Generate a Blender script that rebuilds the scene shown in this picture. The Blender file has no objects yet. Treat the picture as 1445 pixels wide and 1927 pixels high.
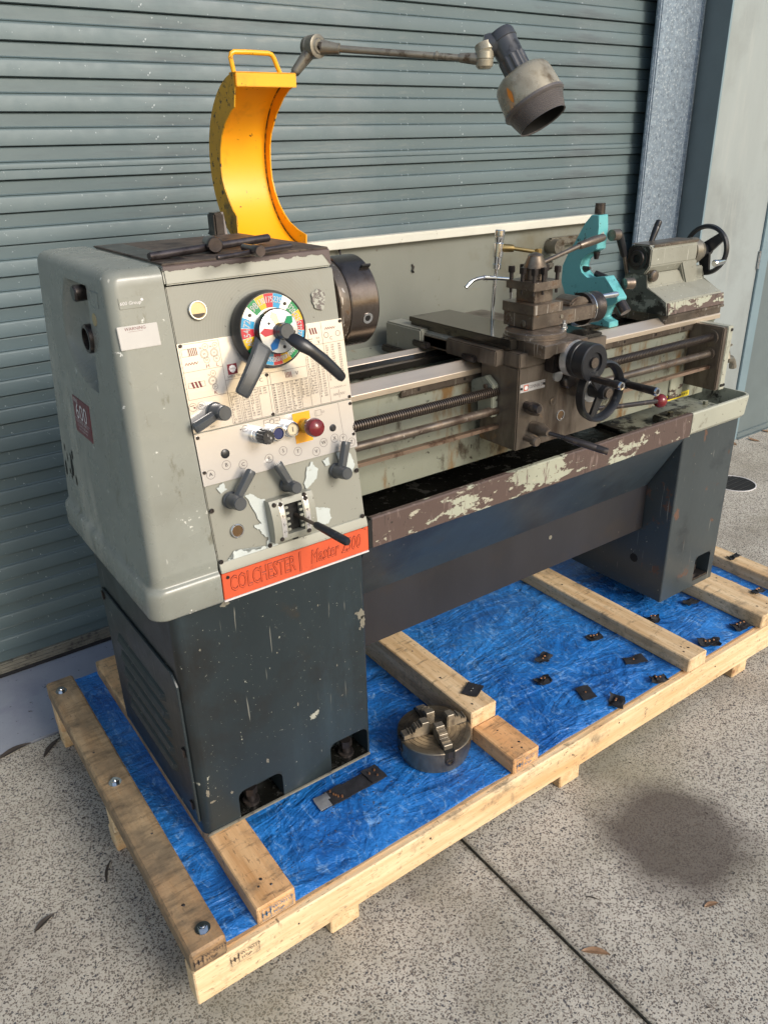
import bpy, bmesh, math, random
from mathutils import Vector, Matrix, noise as mnoise
from mathutils.geometry import tessellate_polygon
random.seed(7)
sc = bpy.context.scene
C = sc.collection
PI = math.pi
# ------------------------------------------------------------------ camera, light, exposure
cam = bpy.data.cameras.new('camera'); camo = bpy.data.objects.new('camera', cam); C.objects.link(camo)
yaw, pitch, roll = -0.6105379, -0.4381491, -0.0259463
cy_, sy_, cp_, sp_ = math.cos(yaw), math.sin(yaw), math.cos(pitch), math.sin(pitch)
F = Vector((-sy_*cp_, cy_*cp_, sp_)); Rr = Vector((cy_, sy_, 0)); U = Rr.cross(F)
Rx = Rr*math.cos(roll)+U*math.sin(roll); Ux = -Rr*math.sin(roll)+U*math.cos(roll)
m = Matrix.Identity(4)
for i in range(3):
    m[i][0] = Rx[i]; m[i][1] = Ux[i]; m[i][2] = -F[i]
m[0][3], m[1][3], m[2][3] = -0.26975, -1.293667, 1.622655
camo.matrix_world = m
cam.sensor_fit = 'VERTICAL'; cam.sensor_height = 36; cam.lens = 36*1473.877/1927
cam.clip_start = .05; cam.clip_end = 300
sc.camera = camo
sun_az = math.radians(13)      # from -Y towards +X
sun_el = math.radians(31)
sd = Vector((math.sin(sun_az)*math.cos(sun_el), -math.cos(sun_az)*math.cos(sun_el), math.sin(sun_el)))
sl = bpy.data.lights.new('sun', 'SUN'); sl.energy = 1.5; sl.angle = math.radians(20); sl.color = (1, .955, .89)
so = bpy.data.objects.new('sun', sl); C.objects.link(so); so.location = (0, 0, 6)
so.rotation_euler = (-sd).to_track_quat('-Z', 'Y').to_euler()
w = bpy.data.worlds.new('World'); sc.world = w; w.use_nodes = True
wt = w.node_tree; bg = wt.nodes['Background']
sky = wt.nodes.new('ShaderNodeTexSky'); sky.sky_type = 'NISHITA'; sky.sun_disc = False
sky.sun_elevation = sun_el; sky.sun_rotation = math.atan2(sd.x, sd.y)
sky.air_density = 1.3; sky.dust_density = 2.5
wt.links.new(sky.outputs[0], bg.inputs[0]); bg.inputs[1].default_value = .10
sc.view_settings.view_transform = 'Standard'; sc.view_settings.look = 'None'
sc.view_settings.gamma = 1; sc.view_settings.exposure = 0.80; sc.view_settings.use_curve_mapping = False

# ------------------------------------------------------------------ materials
def mat(name, base, rough=.5, metal=0., vary=None, layers=(), bump=None, scl=(1, 1, 1), spec=None, roughvar=0., coat=0., scr=None, ripple=0.):
    """layers: (colour, noise scale, lo, hi[, stretch xyz][, roughness][, metallic]) laid over the base through a noise mask"""
    M_ = bpy.data.materials.new(name); M_.use_nodes = True
    nt = M_.node_tree; N = nt.nodes; Lk = nt.links
    b = N['Principled BSDF']
    tc = N.new('ShaderNodeTexCoord'); mp = N.new('ShaderNodeMapping'); mp.inputs['Scale'].default_value = scl
    Lk.new(tc.outputs['Object'], mp.inputs[0])
    def noise(scale, detail=6, stretch=None, rg=.6, off=0):
        n = N.new('ShaderNodeTexNoise'); n.inputs['Scale'].default_value = scale
        n.inputs['Detail'].default_value = detail; n.inputs['Roughness'].default_value = rg
        src = mp.outputs[0]
        if stretch or off:
            m2 = N.new('ShaderNodeMapping'); m2.inputs['Scale'].default_value = stretch or (1, 1, 1)
            m2.inputs['Location'].default_value = (off, off*1.7, -off)
            Lk.new(src, m2.inputs[0]); src = m2.outputs[0]
        Lk.new(src, n.inputs['Vector']); return n.outputs[0]
    def ramp(src, lo, hi):
        r = N.new('ShaderNodeMapRange'); r.inputs['From Min'].default_value = lo; r.inputs['From Max'].default_value = hi
        r.clamp = True; Lk.new(src, r.inputs['Value']); return r.outputs[0]
    col = N.new('ShaderNodeRGB'); col.outputs[0].default_value = (*base, 1); cur = col.outputs[0]
    rv = N.new('ShaderNodeValue'); rv.outputs[0].default_value = rough; rcur = rv.outputs[0]
    mv = N.new('ShaderNodeValue'); mv.outputs[0].default_value = metal; mcur = mv.outputs[0]
    if vary:
        s, amt = vary[0], vary[1]
        nz = ramp(noise(s, 8, vary[2] if len(vary) > 2 else None), .3, .7)
        hs = N.new('ShaderNodeMix'); hs.data_type = 'RGBA'; hs.blend_type = 'MULTIPLY'; hs.inputs[0].default_value = 1
        cr = N.new('ShaderNodeMapRange'); cr.inputs['To Min'].default_value = 1-amt; cr.inputs['To Max'].default_value = 1+amt
        Lk.new(nz, cr.inputs['Value']); Lk.new(cur, hs.inputs[6]); Lk.new(cr.outputs[0], hs.inputs[7]); cur = hs.outputs[2]
    bm_h = None
    for i, l in enumerate(layers):
        c, s, lo, hi = l[:4]; st = l[4] if len(l) > 4 else None
        K = 1.38; lo2, hi2 = .5+(lo-.5)/K, .5+(hi-.5)/K
        mask = ramp(noise(s, 8, st, .66, 3.1*((i if (name == 'chipped_tray_paint' and i == 1) else i+1))), lo2, hi2)
        mx = N.new('ShaderNodeMix'); mx.data_type = 'RGBA'; Lk.new(mask, mx.inputs[0]); Lk.new(cur, mx.inputs[6])
        mx.inputs[7].default_value = (*c, 1); cur = mx.outputs[2]
        if len(l) > 5:
            mr = N.new('ShaderNodeMix'); Lk.new(mask, mr.inputs[0]); Lk.new(rcur, mr.inputs[2]); mr.inputs[3].default_value = l[5]; rcur = mr.outputs[0]
        if len(l) > 6:
            mr = N.new('ShaderNodeMix'); Lk.new(mask, mr.inputs[0]); Lk.new(mcur, mr.inputs[2]); mr.inputs[3].default_value = l[6]; mcur = mr.outputs[0]
        if len(l) > 7: bm_h = mask
    if scr:
        for ii, rot in enumerate(((.4, .3, .5), (-.5, .2, -.3), (.1, 1.2, .2))):
            m3 = N.new('ShaderNodeMapping'); m3.inputs['Rotation'].default_value = rot; m3.inputs['Scale'].default_value = (1, 1, .035); m3.inputs['Location'].default_value = (ii*3.3, 1, 2)
            Lk.new(mp.outputs[0], m3.inputs[0]); n3 = N.new('ShaderNodeTexNoise'); n3.inputs['Scale'].default_value = 130; n3.inputs['Detail'].default_value = 2; Lk.new(m3.outputs[0], n3.inputs['Vector'])
            big = ramp(noise(7, 2, None, .5, 20+ii*5), .50, .56); th_ = ramp(n3.outputs[0], scr[1], scr[1]+.02)
            mm2 = N.new('ShaderNodeMath'); mm2.operation = 'MULTIPLY'; Lk.new(big, mm2.inputs[0]); Lk.new(th_, mm2.inputs[1])
            mx = N.new('ShaderNodeMix'); mx.data_type = 'RGBA'; Lk.new(mm2.outputs[0], mx.inputs[0]); Lk.new(cur, mx.inputs[6]); mx.inputs[7].default_value = (*scr[0], 1); cur = mx.outputs[2]
    if roughvar:
        a = N.new('ShaderNodeMath'); a.operation = 'MULTIPLY_ADD'; Lk.new(noise(14, 6, None, .6, 9), a.inputs[0])
        a.inputs[1].default_value = roughvar*2; a.inputs[2].default_value = -roughvar
        s2 = N.new('ShaderNodeMath'); s2.operation = 'ADD'; s2.use_clamp = True; Lk.new(a.outputs[0], s2.inputs[0]); Lk.new(rcur, s2.inputs[1]); rcur = s2.outputs[0]
    Lk.new(cur, b.inputs['Base Color']); Lk.new(rcur, b.inputs['Roughness']); Lk.new(mcur, b.inputs['Metallic'])
    if spec is not None: b.inputs['Specular IOR Level'].default_value = spec
    if coat: b.inputs['Coat Weight'].default_value = coat; b.inputs['Coat Roughness'].default_value = .15
    if bump:
        s, dist = bump[0], bump[1]
        bn = N.new('ShaderNodeBump'); bn.inputs['Distance'].default_value = dist; bn.inputs['Strength'].default_value = 1
        Lk.new(noise(s, 5, bump[2] if len(bump) > 2 else None), bn.inputs['Height']); nrm = bn.outputs[0]
        if bm_h is not None:
            b2 = N.new('ShaderNodeBump'); b2.inputs['Distance'].default_value = .0006; b2.invert = True
            Lk.new(bm_h, b2.inputs['Height']); Lk.new(nrm, b2.inputs['Normal']); nrm = b2.outputs[0]
        if ripple:
            b3 = N.new('ShaderNodeBump'); b3.inputs['Distance'].default_value = ripple
            Lk.new(noise(7, 3, None, .5, 40), b3.inputs['Height']); Lk.new(nrm, b3.inputs['Normal']); nrm = b3.outputs[0]
        Lk.new(nrm, b.inputs['Normal'])
    return M_

GP = (.265, .265, .222)       # grey green machine paint
BRN = (.055, .036, .027)
m_cast = mat('grey_green_paint', GP, .42, 0, (2.2, .10), [((.19, .185, .15), 3, .54, .8), ((.10, .085, .065), 60, .70, .74), ((.62, .62, .57), 42, .755, .77)], (110, .00025), roughvar=.12, scr=((.50, .50, .44), .71))
m_cover = mat('smooth_grey_green_paint', (.215, .225, .200), .28, 0, (1.6, .12, (1, 1, .5)), [((.17, .17, .14), 2.2, .55, .85), ((.7, .7, .66), 48, .735, .75), ((.60, .60, .55), 16, .76, .765), ((.40, .39, .33), 5, .60, .78, (1, 1, .3)), ((.15, .15, .12), 26, .66, .74, (1, 1, .4))], (60, .00012), roughvar=.12, scr=((.42, .42, .38), .735), ripple=.0022)
m_panel = mat('headstock_panel_paint', (.245, .245, .210), .36, 0, (3, .07), [((.22, .205, .165), 6, .58, .82), ((.08, .062, .055), 90, .745, .755)], (160, .0001), roughvar=.1)
def swirl(M_):
    nt = M_.node_tree; N = nt.nodes; Lk = nt.links; b = N['Principled BSDF']
    tc = N.new('ShaderNodeTexCoord'); mp = N.new('ShaderNodeMapping'); mp.inputs['Location'].default_value = (-.005, .16, -.4395)
    Lk.new(tc.outputs['Object'], mp.inputs[0]); wv = N.new('ShaderNodeTexWave'); wv.wave_type = 'RINGS'; wv.rings_direction = 'SPHERICAL'
    wv.inputs['Scale'].default_value = 58; wv.inputs['Distortion'].default_value = .5; wv.inputs['Detail'].default_value = 1; Lk.new(mp.outputs[0], wv.inputs['Vector'])
    src = b.inputs['Base Color'].links[0].from_socket; mx = N.new('ShaderNodeMix'); mx.data_type = 'RGBA'; mx.blend_type = 'MULTIPLY'; mx.inputs[0].default_value = 1
    mr = N.new('ShaderNodeMapRange'); mr.inputs['To Min'].default_value = .945; mr.inputs['To Max'].default_value = 1.02; Lk.new(wv.outputs['Fac'], mr.inputs[0])
    ln = N.new('ShaderNodeVectorMath'); ln.operation = 'LENGTH'; Lk.new(mp.outputs[0], ln.inputs[0]); fd = N.new('ShaderNodeMapRange'); fd.inputs['From Min'].default_value = .11; fd.inputs['From Max'].default_value = .19; fd.inputs['To Min'].default_value = 1; fd.inputs['To Max'].default_value = 0; Lk.new(ln.outputs['Value'], fd.inputs[0]); Lk.new(fd.outputs[0], mx.inputs[0])
    Lk.new(src, mx.inputs[6]); Lk.new(mr.outputs[0], mx.inputs[7]); Lk.new(mx.outputs[2], b.inputs['Base Color'])
swirl(m_panel)
m_bed = mat('oily_bed_paint', (.225, .236, .190), .38, 0, (4, .14), [((.17, .10, .04), 9, .54, .68, (1.6, 1, .45)), ((.05, .038, .025), 14, .60, .72, (1, 1, .5)), ((.03, .024, .018), 45, .68, .72)], (120, .0002), roughvar=.15)
m_tray = mat('chipped_tray_paint', (.36, .37, .29), .42, 0, (4, .12), [((.20, .15, .115), 8.5, .452, .462, (.5, 1, 1.3), .5, 0), ((.095, .064, .055), 8.5, .462, .468, (.5, 1, 1.3), .5, .1, 1), ((.025, .02, .017), 45, .66, .70), ((.17, .125, .11), 70, .60, .68, (1, 1, .2)), ((.40, .38, .30), 26, .66, .675, (.7, 1, 1))], (140, .00025), roughvar=.12, scr=((.05, .035, .03), .69))
m_tray2 = mat('cream_tray_paint', (.36, .365, .30), .42, 0, (4, .1), [((.12, .10, .07), 9, .60, .74), ((.05, .04, .03), 50, .70, .73)], (140, .00015))
m_traydirt = mat('dirty_tray_inside', (.24, .24, .18), .35, 0, (5, .2), [((.035, .03, .022), 9, .44, .58, None, .2), ((.02, .016, .012), 30, .55, .66)], (90, .0006))
m_oil = mat('black_oily_swarf', (.006, .006, .005), .16, 0, None, [((.035, .034, .03), 26, .58, .70, None, .5), ((.25, .25, .23), 120, .745, .76)], (40, .0015), spec=.4)
m_blue = mat('dark_blue_grey_paint', (.019, .027, .031), .36, 0, (3, .22, (1, 1, .35)), [((.016, .017, .017), 3, .52, .72), ((.36, .36, .30), 75, .755, .765), ((.34, .34, .28), 16, .745, .755), ((.045, .034, .022), 5, .62, .8), ((.030, .046, .056), 4, .55, .8, (1, 1, .25)), ((.33, .33, .28), 150, .745, .76)], (90, .00012), roughvar=.16, spec=.35, scr=((.16, .16, .14), .725), ripple=.002)
m_leg = mat('grey_blue_leg_paint', (.042, .052, .056), .36, 0, (2.5, .18, (1, 1, .4)), [((.014, .018, .023), 3, .58, .72), ((.10, .055, .038), 11, .655, .69, None, .6), ((.35, .34, .28), 60, .74, .75)], (90, .00015), roughvar=.12, scr=((.20, .20, .18), .72), ripple=.002)
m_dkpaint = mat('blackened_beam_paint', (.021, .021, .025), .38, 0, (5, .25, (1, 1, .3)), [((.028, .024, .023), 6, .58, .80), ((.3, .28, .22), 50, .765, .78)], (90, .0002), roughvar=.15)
m_steel = mat('brown_patina_steel', (.19, .158, .130), .34, .8, (9, .4), [((.05, .032, .022), 7, .52, .72, None, .5, .4), ((.10, .055, .025), 16, .62, .74, None, .6, .2), ((.40, .36, .32), 60, .66, .72, None, .3, .9)], (130, .0002), roughvar=.18, scr=((.45, .42, .38), .69))
m_apron = mat('oil_stained_apron_steel', (.165, .138, .112), .34, .55, (3, .35, (3, 3, .6)), [((.045, .030, .021), 5, .48, .70, (2.5, 2, .5), .42, .3), ((.22, .13, .06), 9, .66, .78, None, .5, .2)], (130, .0002), roughvar=.12)
m_dark = mat('blackened_steel', (.055, .048, .047), .32, .7, (14, .3), [((.15, .12, .10), 22, .58, .70)], (120, .0002), roughvar=.15)
m_slide = mat('oily_slide_steel', (.10, .092, .080), .13, .85, (6, .25), [((.02, .015, .012), 9, .60, .72, None, .25, .3)], (40, .00012), roughvar=.05)
m_way = mat('ground_bedway_steel', (.68, .585, .48), .44, .9, (12, .12, (.1, 2, 2)), [((.22, .12, .055), 13, .64, .76, (.5, 1, 1), .5, .4)], (90, .00012, (.1, 1, 1)), roughvar=.08)
m_chrome = mat('bright_chrome', (.72, .73, .74), .13, 1, (20, .1), [((.30, .28, .25), 30, .6, .75, None, .3)], None)
m_alu = mat('brushed_aluminium_plate', (.62, .605, .595), .20, .55, (6, .05), [((.50, .42, .33), 7, .68, .82)], (160, .00004, (.06, 1, 1)))
m_alu2 = mat('scratched_aluminium', (.62, .63, .64), .33, .7, (14, .12, (.2, 1, 3)), [((.45, .45, .43), 30, .6, .7)], None)
m_knob = mat('grey_enamel_lever', (.058, .064, .070), .30, 0, (9, .12), [((.045, .05, .055), 14, .62, .74), ((.35, .35, .33), 60, .735, .75)], (120, .0001))
m_plastic = mat('black_plastic', (.014, .015, .018), .33, 0, (12, .2), [((.06, .06, .06), 30, .65, .75)], (160, .0001))
m_yellow = mat('yellow_guard_paint', (.90, .41, .008), .36, 0, (4, .08), [((.14, .07, .01), 50, .70, .74), ((.62, .27, .01), 7, .6, .8)], (110, .0001))
m_yellow2 = mat('worn_yellow_flange_paint', (.60, .31, .012), .45, 0, (6, .16), [((.13, .08, .015), 10, .55, .72), ((.03, .02, .01), 55, .60, .66)], (90, .0003))
m_weld = mat('dark_weld_seam', (.05, .028, .01), .6, 0, (30, .5), [((.5, .25, .01), 60, .52, .56)], (90, .001))
m_orange = mat('orange_name_plate', (.58, .092, .036), .38, 0, (9, .10), [((.35, .05, .02), 12, .62, .78), ((.02, .012, .01), 40, .735, .75)], (140, .00015))
m_orange_d = mat('dark_orange_outline', (.16, .022, .01), .42, 0, (40, .3), [((.16, .02, .01), 60, .55, .7)], None)  # dark stroke that outlines the raised letters
m_teal = mat('turquoise_steady_paint', (.12, .40, .42), .34, 0, (7, .10), [((.03, .14, .15), 9, .62, .78), ((.02, .015, .012), 60, .675, .70), ((.4, .35, .3), 22, .73, .76)], (120, .0003))
m_red = mat('dark_red_plastic', (.16, .012, .016), .24, 0, None, [((.09, .01, .01), 20, .55, .7)], None, coat=.3)
m_lid = mat('brown_worn_lid', (.085, .064, .050), .58, .1, (9, .35, (1, 1.4, 1)), [((.028, .02, .017), 11, .52, .64), ((.22, .17, .13), 14, .63, .78), ((.008, .007, .007), 26, .665, .70)], (90, .0004))
m_lidface = mat('chipped_lid_front_paint', (.32, .318, .27), .42, 0, (4, .06), [((.05, .04, .038), 75, .72, .735)], (120, .0001))
m_white = mat('exposed_white_primer', (.46, .50, .485), .48, 0, (18, .10), [((.30, .30, .25), 40, .66, .72)], (120, .0002))
m_rust = mat('bare_brown_primer', (.085, .06, .055), .6, 0, (20, .2), [], (120, .0002))
m_shade = mat('aged_lamp_enamel', (.34, .31, .24), .28, .3, (5, .2), [((.13, .10, .06), 9, .5, .68), ((.55, .53, .46), 7, .66, .8)], (90, .0001), roughvar=.1)
m_lampdark = mat('dark_grey_lamp_housing', (.075, .078, .085), .30, .4, (9, .2), [((.03, .03, .03), 15, .6, .7)], (100, .0001))
m_arm = mat('worn_lamp_arm_metal', (.24, .22, .18), .38, .6, (14, .3, (.4, 1, 1)), [((.08, .055, .035), 20, .55, .68)], (120, .0002))
m_brass = mat('tarnished_brass', (.46, .33, .14), .30, .9, (20, .25), [], None)
m_copper = mat('copper_rivet', (.75, .38, .20), .3, .9, None, [], None)
m_silver = mat('silver_foil_tape', (.62, .63, .66), .32, .8, (18, .25), [], (45, .0015))
m_rubber = mat('black_rubber_cloth', (.012, .012, .015), .78, 0, (40, .4), [], (400, .0004))
m_warn = mat('worn_warning_plate', (.36, .36, .365), .40, .45, (10, .12, (1, 1, .3)), [((.28, .25, .22), 60, .70, .73)], None)
m_maroon = mat('maroon_print', (.13, .008, .02), .35, 0, (20, .1), [], None)
m_ink = mat('dark_print_ink', (.045, .035, .04), .5)
m_inkred = mat('dark_red_print_ink', (.14, .02, .025), .5)
m_inkblue = mat('blue_stamp_ink', (.03, .14, .28), .7)
m_cream = mat('pale_print_ink', (.62, .60, .60), .45)
m_black = mat('black_cavity', (.004, .004, .004), .7)
m_glassdk = mat('brown_oil_sight_glass', (.10, .055, .02), .12, 0, (30, .5), [], None, coat=.5)
m_glasslt = mat('amber_oil_sight_glass', (.62, .46, .22), .15, 0, (20, .15), [], None, coat=.6)
m_label = mat('yellow_label', (.75, .60, .04), .45, 0, (20, .15), [((.1, .08, .03), 30, .64, .7)], None)
m_galv = mat('galvanised_steel', (.22, .28, .35), .42, .55, (40, .35), [((.42, .48, .55), 90, .56, .66), ((.12, .16, .22), 60, .60, .72)], (160, .0003))
m_wall = mat('pale_green_wall_steel', (.30, .335, .338), .35, .1, (1.2, .12, (2, 2, .5)), [((.22, .24, .235), 1.6, .5, .8), ((.36, .38, .37), 3, .6, .8, (2, 2, .3))], (5, .0015), roughvar=.05)
m_flash = mat('dark_green_flashing', (.145, .180, .188), .36, .2, (3, .1), [], None)
m_flashlt = mat('blue_green_flashing', (.20, .28, .32), .34, .2, (3, .1), [], None)
m_door = mat('green_grey_door_enamel', (.090, .128, .138), .50, .08, (1.3, .13, (1, 1, 3)), [((.13, .16, .17), 1.4, .54, .8), ((.33, .38, .40), 62, .735, .745), ((.19, .21, .20), 9, .60, .78, (.15, 1, 1)), ((.07, .09, .10), 3, .6, .8, (.5, 1, 6))], None, roughvar=.15)
m_rail = mat('ribbed_beige_rail', (.24, .225, .18), .45, .3, (12, .2), [((.10, .09, .08), 30, .55, .7)], None)
m_leaf = mat('dry_brown_leaf', (.26, .15, .08), .6, 0, (50, .3), [], None)
m_leafd = mat('dark_dead_leaf', (.045, .035, .028), .7, 0, (50, .3), [], None)

def wood(name, long_axis, tone=(.62, .44, .25), dirty=.0):
    M_ = bpy.data.materials.new(name); M_.use_nodes = True
    nt = M_.node_tree; N = nt.nodes; Lk = nt.links; b = N['Principled BSDF']
    tc = N.new('ShaderNodeTexCoord'); oi = N.new('ShaderNodeObjectInfo')
    add = N.new('ShaderNodeVectorMath'); add.operation = 'ADD'
    mul = N.new('ShaderNodeMath'); mul.operation = 'MULTIPLY'; mul.inputs[1].default_value = 37
    Lk.new(oi.outputs['Random'], mul.inputs[0]); Lk.new(tc.outputs['Object'], add.inputs[0]); Lk.new(mul.outputs[0], add.inputs[1])
    def noise(scale, st, det=8, rg=.6):
        mp = N.new('ShaderNodeMapping'); mp.inputs['Scale'].default_value = st; Lk.new(add.outputs[0], mp.inputs[0])
        n = N.new('ShaderNodeTexNoise'); n.inputs['Scale'].default_value = scale; n.inputs['Detail'].default_value = det; n.inputs['Roughness'].default_value = rg
        Lk.new(mp.outputs[0], n.inputs['Vector']); return n.outputs[0]
    st = {'x': (.07, 1, 1), 'y': (1, .07, 1), 'z': (1, 1, .07)}[long_axis]
    st2 = {'x': (.25, 1, 1), 'y': (1, .25, 1), 'z': (1, 1, .25)}[long_axis]
    r = N.new('ShaderNodeValToRGB'); e = r.color_ramp.elements
    e[0].position = .30; e[0].color = (tone[0]*.66, tone[1]*.55, tone[2]*.42, 1)
    e[1].position = .62; e[1].color = (*tone, 1)
    n1 = noise(34, st, 6, .7); Lk.new(n1, r.inputs[0]); cur = r.outputs[0]
    def over(mask_n, lo, hi, c, f=1.):
        nonlocal cur
        mr = N.new('ShaderNodeMapRange'); mr.inputs['From Min'].default_value = lo; mr.inputs['From Max'].default_value = hi; mr.inputs['To Max'].default_value = f
        Lk.new(mask_n, mr.inputs[0]); mx = N.new('ShaderNodeMix'); mx.data_type = 'RGBA'; Lk.new(mr.outputs[0], mx.inputs[0]); Lk.new(cur, mx.inputs[6]); mx.inputs[7].default_value = (*c, 1); cur = mx.outputs[2]
    over(noise(6, st2), .5, .75, (tone[0]*.9, tone[1]*.62, tone[2]*.42), .7)
    # knots
    v = N.new('ShaderNodeTexVoronoi'); mpv = N.new('ShaderNodeMapping'); sx = {'x': (2.2, 9, 9), 'y': (9, 2.6, 9), 'z': (9, 9, 2.6)}[long_axis]
    mpv.inputs['Scale'].default_value = sx; Lk.new(add.outputs[0], mpv.inputs[0]); Lk.new(mpv.outputs[0], v.inputs['Vector']); v.inputs['Scale'].default_value = 1; v.inputs['Randomness'].default_value = 1
    over(v.outputs['Distance'], .24, .10, (.46, .26, .11), .7)
    over(v.outputs['Distance'], .11, .07, (.17, .07, .03), .8)
    over(noise(170, st2, 3), .62, .68, (.12, .07, .035), .6)
    if dirty:
        over(noise(9, (1, 1, 1), 10, .7), .62-dirty*.22, .74-dirty*.08, (.15, .115, .075), .85)
        over(noise(46, {'y': (.25, 1, 1), 'x': (1, .25, 1), 'z': (1, 1, 1)}[long_axis], 8, .75), .60-dirty*.08, .68, (.06, .045, .03), .75)
    Lk.new(cur, b.inputs['Base Color']); b.inputs['Roughness'].default_value = .68
    bn = N.new('ShaderNodeBump'); bn.inputs['Distance'].default_value = .0007; Lk.new(n1, bn.inputs['Height']); Lk.new(bn.outputs[0], b.inputs['Normal'])
    return M_
w_beam = wood('pale_pine_along', 'x', (.80, .62, .39), .25)
w_block = wood('pine_block', 'y', (.74, .56, .34), .2)
w_bear = wood('pine_across', 'y', (.76, .57, .35), .45)
w_bear2 = wood('orange_pine_across', 'y', (.74, .47, .24), .6)
w_dirty = wood('stained_pine_across', 'y', (.52, .37, .21), 1.5)
w_ply = wood('plywood_deck', 'x', (.50, .36, .22), .2)

def tarp_mat():
    M_ = bpy.data.materials.new('blue_woven_tarp'); M_.use_nodes = True
    nt = M_.node_tree; N = nt.nodes; Lk = nt.links; b = N['Principled BSDF']
    tc = N.new('ShaderNodeTexCoord')
    def nz(s, d=6, st=None, rg=.6, dist=0):
        mp = N.new('ShaderNodeMapping'); mp.inputs['Scale'].default_value = st or (1, 1, 1); Lk.new(tc.outputs['Object'], mp.inputs[0])
        n = N.new('ShaderNodeTexNoise'); n.inputs['Scale'].default_value = s; n.inputs['Detail'].default_value = d; n.inputs['Roughness'].default_value = rg; n.inputs['Distortion'].default_value = dist
        Lk.new(mp.outputs[0], n.inputs['Vector']); return n.outputs[0]
    def mix(mask, lo, hi, a, bc, f=1):
        mr = N.new('ShaderNodeMapRange'); mr.inputs['From Min'].default_value = lo; mr.inputs['From Max'].default_value = hi; mr.inputs['To Max'].default_value = f
        Lk.new(mask, mr.inputs[0]); mx = N.new('ShaderNodeMix'); mx.data_type = 'RGBA'; Lk.new(mr.outputs[0], mx.inputs[0])
        if isinstance(a, tuple): mx.inputs[6].default_value = (*a, 1)
        else: Lk.new(a, mx.inputs[6])
        mx.inputs[7].default_value = (*bc, 1); return mx.outputs[2]
    c = mix(nz(4), .35, .65, (.008, .10, .37), (.022, .19, .56))
    c = mix(nz(13, 9, (1, 2.2, 1), .7), .56, .72, c, (.01, .035, .09), .6)
    c = mix(nz(38, 9, (1, .5, 1), .75, 1.5), .53, .66, c, (.26, .46, .72), .6)
    Lk.new(c, b.inputs['Base Color']); b.inputs['Roughness'].default_value = .33
    b.inputs['Specular IOR Level'].default_value = .6
    # crease relief: several warped ridged noises
    h = None
    for s, st, amt in ((4, (1, .45, 1), 2.0), (7, (.45, 1.2, 1), 1.4), (15, (1, .7, 1), .55), (32, (1, 1, 1), .22), (70, (1, 1, 1), .08)):
        n = nz(s, 5, st, .55, 1.2)
        a = N.new('ShaderNodeMath'); a.operation = 'SUBTRACT'; Lk.new(n, a.inputs[0]); a.inputs[1].default_value = .5
        ab = N.new('ShaderNodeMath'); ab.operation = 'ABSOLUTE'; Lk.new(a.outputs[0], ab.inputs[0])
        mu = N.new('ShaderNodeMath'); mu.operation = 'MULTIPLY'; Lk.new(ab.outputs[0], mu.inputs[0]); mu.inputs[1].default_value = -amt
        if h is None: h = mu.outputs[0]
        else:
            ad = N.new('ShaderNodeMath'); Lk.new(h, ad.inputs[0]); Lk.new(mu.outputs[0], ad.inputs[1]); h = ad.outputs[0]
    bn = N.new('ShaderNodeBump'); bn.inputs['Distance'].default_value = .022; bn.inputs['Strength'].default_value = .85
    Lk.new(h, bn.inputs['Height']); Lk.new(bn.outputs[0], b.inputs['Normal'])
    return M_
m_tarp = tarp_mat()

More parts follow.
